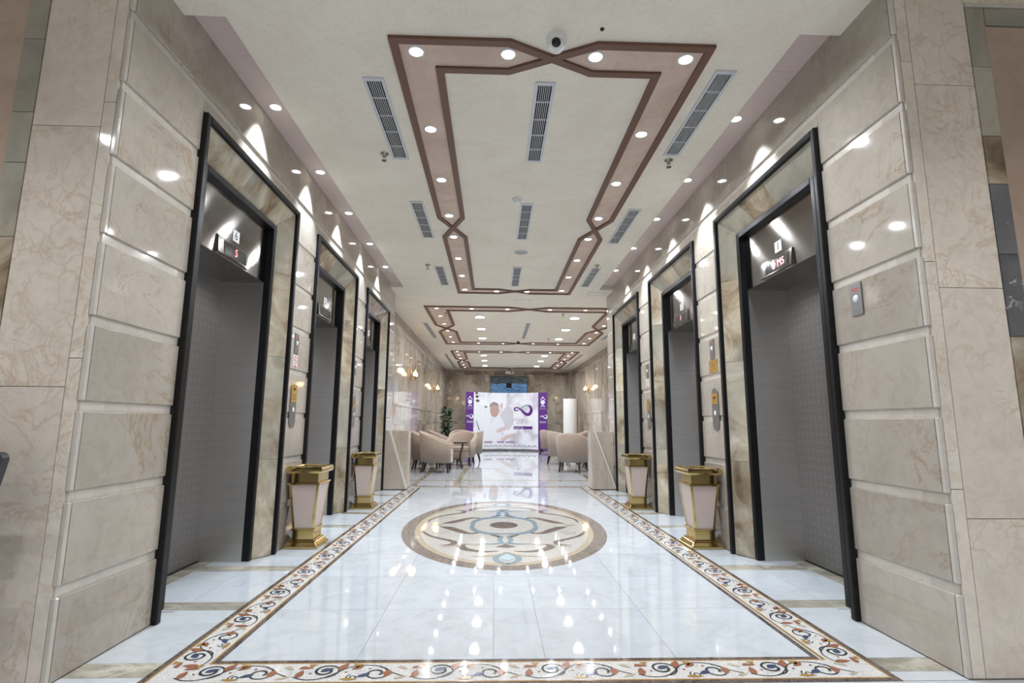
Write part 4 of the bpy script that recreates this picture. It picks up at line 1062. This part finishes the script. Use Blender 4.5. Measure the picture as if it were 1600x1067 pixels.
p = MB(); p.lathe([(.004,-.088),(.03,-.08),(.045,-.06),(.048,-.045),(.046,-.034)], 28); p.build('dome_housing', M['whiteplastic'], cm)
p = MB(); p.lathe([(.001,.012),(.016,.01),(.026,0)], 24, cap=False); po = p.build('lens', M['screen'], cm, (0,0,0)); po.matrix_local = Matrix.Translation((-.006,-.042,-.060)) @ Matrix.Rotation(math.radians(112), 4, 'X')
tag(cm, 'white dome security camera at the crossing of the ceiling mouldings', 'camera')
sd = empty('smoke_detector', (.205, 4.88, CZ)); p = MB(); p.lathe([(.05,0),(.05,-.012),(.038,-.02)], 24); p.build('base', M['whiteplastic'], sd); p = MB(); p.lathe([(.034,-.02),(.034,-.034),(.02,-.042)], 24); p.build('sensor_cap', M['whiteplastic'], sd)
tag(sd, 'white smoke detector in front of the second centre air vent', 'smoke detector')
sp_ = empty('ceiling_speaker', (.32, 6.5, CZ)); p = MB(); p.lathe([(.09,0),(.09,-.004),(.078,-.007)], 28); p.build('rim', M['vent'], sp_); p = MB(); p.lathe([(.077,-.006),(.076,-.0075)], 28); p.build('grille', M['plate_steel'], sp_)
tag(sp_, 'round grey ceiling speaker between the centre air vents', 'speaker')
ds = empty('ceiling_sensor', (.574, 2.618, CZ)); p = MB(); p.lathe([(.012,0),(.012,-.006),(.006,-.012)], 14); p.build('body', M['darkmetal'], ds); tag(ds, 'tiny dark ceiling sensor beside the security camera', 'sensor')
for (x0, x1, y0, y1, l) in ((.33,.63,9.09,9.39,'small square ceiling access hatch between the first two frames'), (1.55,1.84,8.47,8.72,'small ceiling access hatch beside the right podium')):
    ha = empty('access_hatch', ((x0+x1)/2, (y0+y1)/2, CZ)); a, c = (x1-x0)/2, (y1-y0)/2
    p = MB(); p.box(-a,a,-c,-c+.012,-.004,0); p.box(-a,a,c-.012,c,-.004,0); p.box(-a,-a+.012,-c+.012,c-.012,-.004,0); p.box(a-.012,a,-c+.012,c-.012,-.004,0); p.build('frame', M['vent'], ha)
    p = MB(); p.box(-a+.014,a-.014,-c+.014,c-.014,-.003,0); p.build('hatch_panel', M['ceil'], ha); tag(ha, l, 'hatch')
c2 = empty('bullet_camera', (.62, 13.8, CZ)); p = MB(); p.lathe([(.04,0),(.04,-.02)], 16); p.build('mount', M['whiteplastic'], c2); p = MB(); p.lathe([(.035,-.02),(.045,-.05),(.03,-.085)], 18); p.build('dome', M['screen'], c2); tag(c2, 'small dark dome camera at the far edge of the second frame', 'camera')
pj = empty('projector', (.6, 20.9, CZ)); p = MB(); p.tube([(0,0,0),(0,0,-.1)], .02, 10); p.build('ceiling_pole', M['darkmetal'], pj)
p = MB(); p.box(-.17,.17,-.13,.13,-.2,-.1); p.build('body', M['whiteplastic'], pj, bevel=.012); p = MB(); p.lathe([(.035,0),(.03,.02)], 18); q = p.build('lens', M['screen'], pj); q.matrix_local = Matrix.Translation((.08,-.128,-.15)) @ Matrix.Rotation(PI/2, 4, 'X')
tag(pj, 'white projector hanging from the ceiling above the television', 'projector')
# dark chair back just entering the frame on the far left
sc_ = empty('visitor_chair', (-1.982, 1.84, 0))
p = MB(); out = []
for cx, cz, a0, rr in ((.195,.862,0,.026), (-.195,.862,PI/2,.026), (-.14,.60,PI,.03), (.14,.60,1.5*PI,.03)):
    for k in range(5): a = a0+PI/2*k/4; out.append((cx+rr*math.cos(a), cz+rr*math.sin(a)))
nn = len(out); p.add([(a,.16,c) for a, c in out]+[(a,.2,c) for a, c in out], [tuple(range(nn)), tuple(range(nn,2*nn))]+[(i,(i+1)%nn,nn+(i+1)%nn,nn+i) for i in range(nn)]); 
M['charcoal'] = nmat('charcoal_leather', (.035,.035,.04), .45)[0]
p.build('backrest', M['charcoal'], sc_, bevel=.004); p = MB(); p.box(-.2,.2,-.24,.16,.42,.48); p.build('seat', M['charcoal'], sc_, bevel=.015)
for x in (-.17,.17):
    for y in (-.2,.15): p = MB(); p.tube([(x,y,0),(x,y,.42 if y < 0 else .62)], .011, 8); p.build('leg', M['chrome'], sc_)
tag(sc_, 'dark grey chair back peeking in at the left edge', 'chair')

# lettering becomes real mesh
dg = bpy.context.evaluated_depsgraph_get()
for o in [o for o in S.objects if o.type == 'FONT']:
    me = bpy.data.meshes.new_from_object(o.evaluated_get(dg)); nm = o.name.split('.')[0]; par, ml_ = o.parent, o.matrix_local.copy()
    bpy.data.objects.remove(o); q = link(nm, me, par); q.matrix_local = ml_
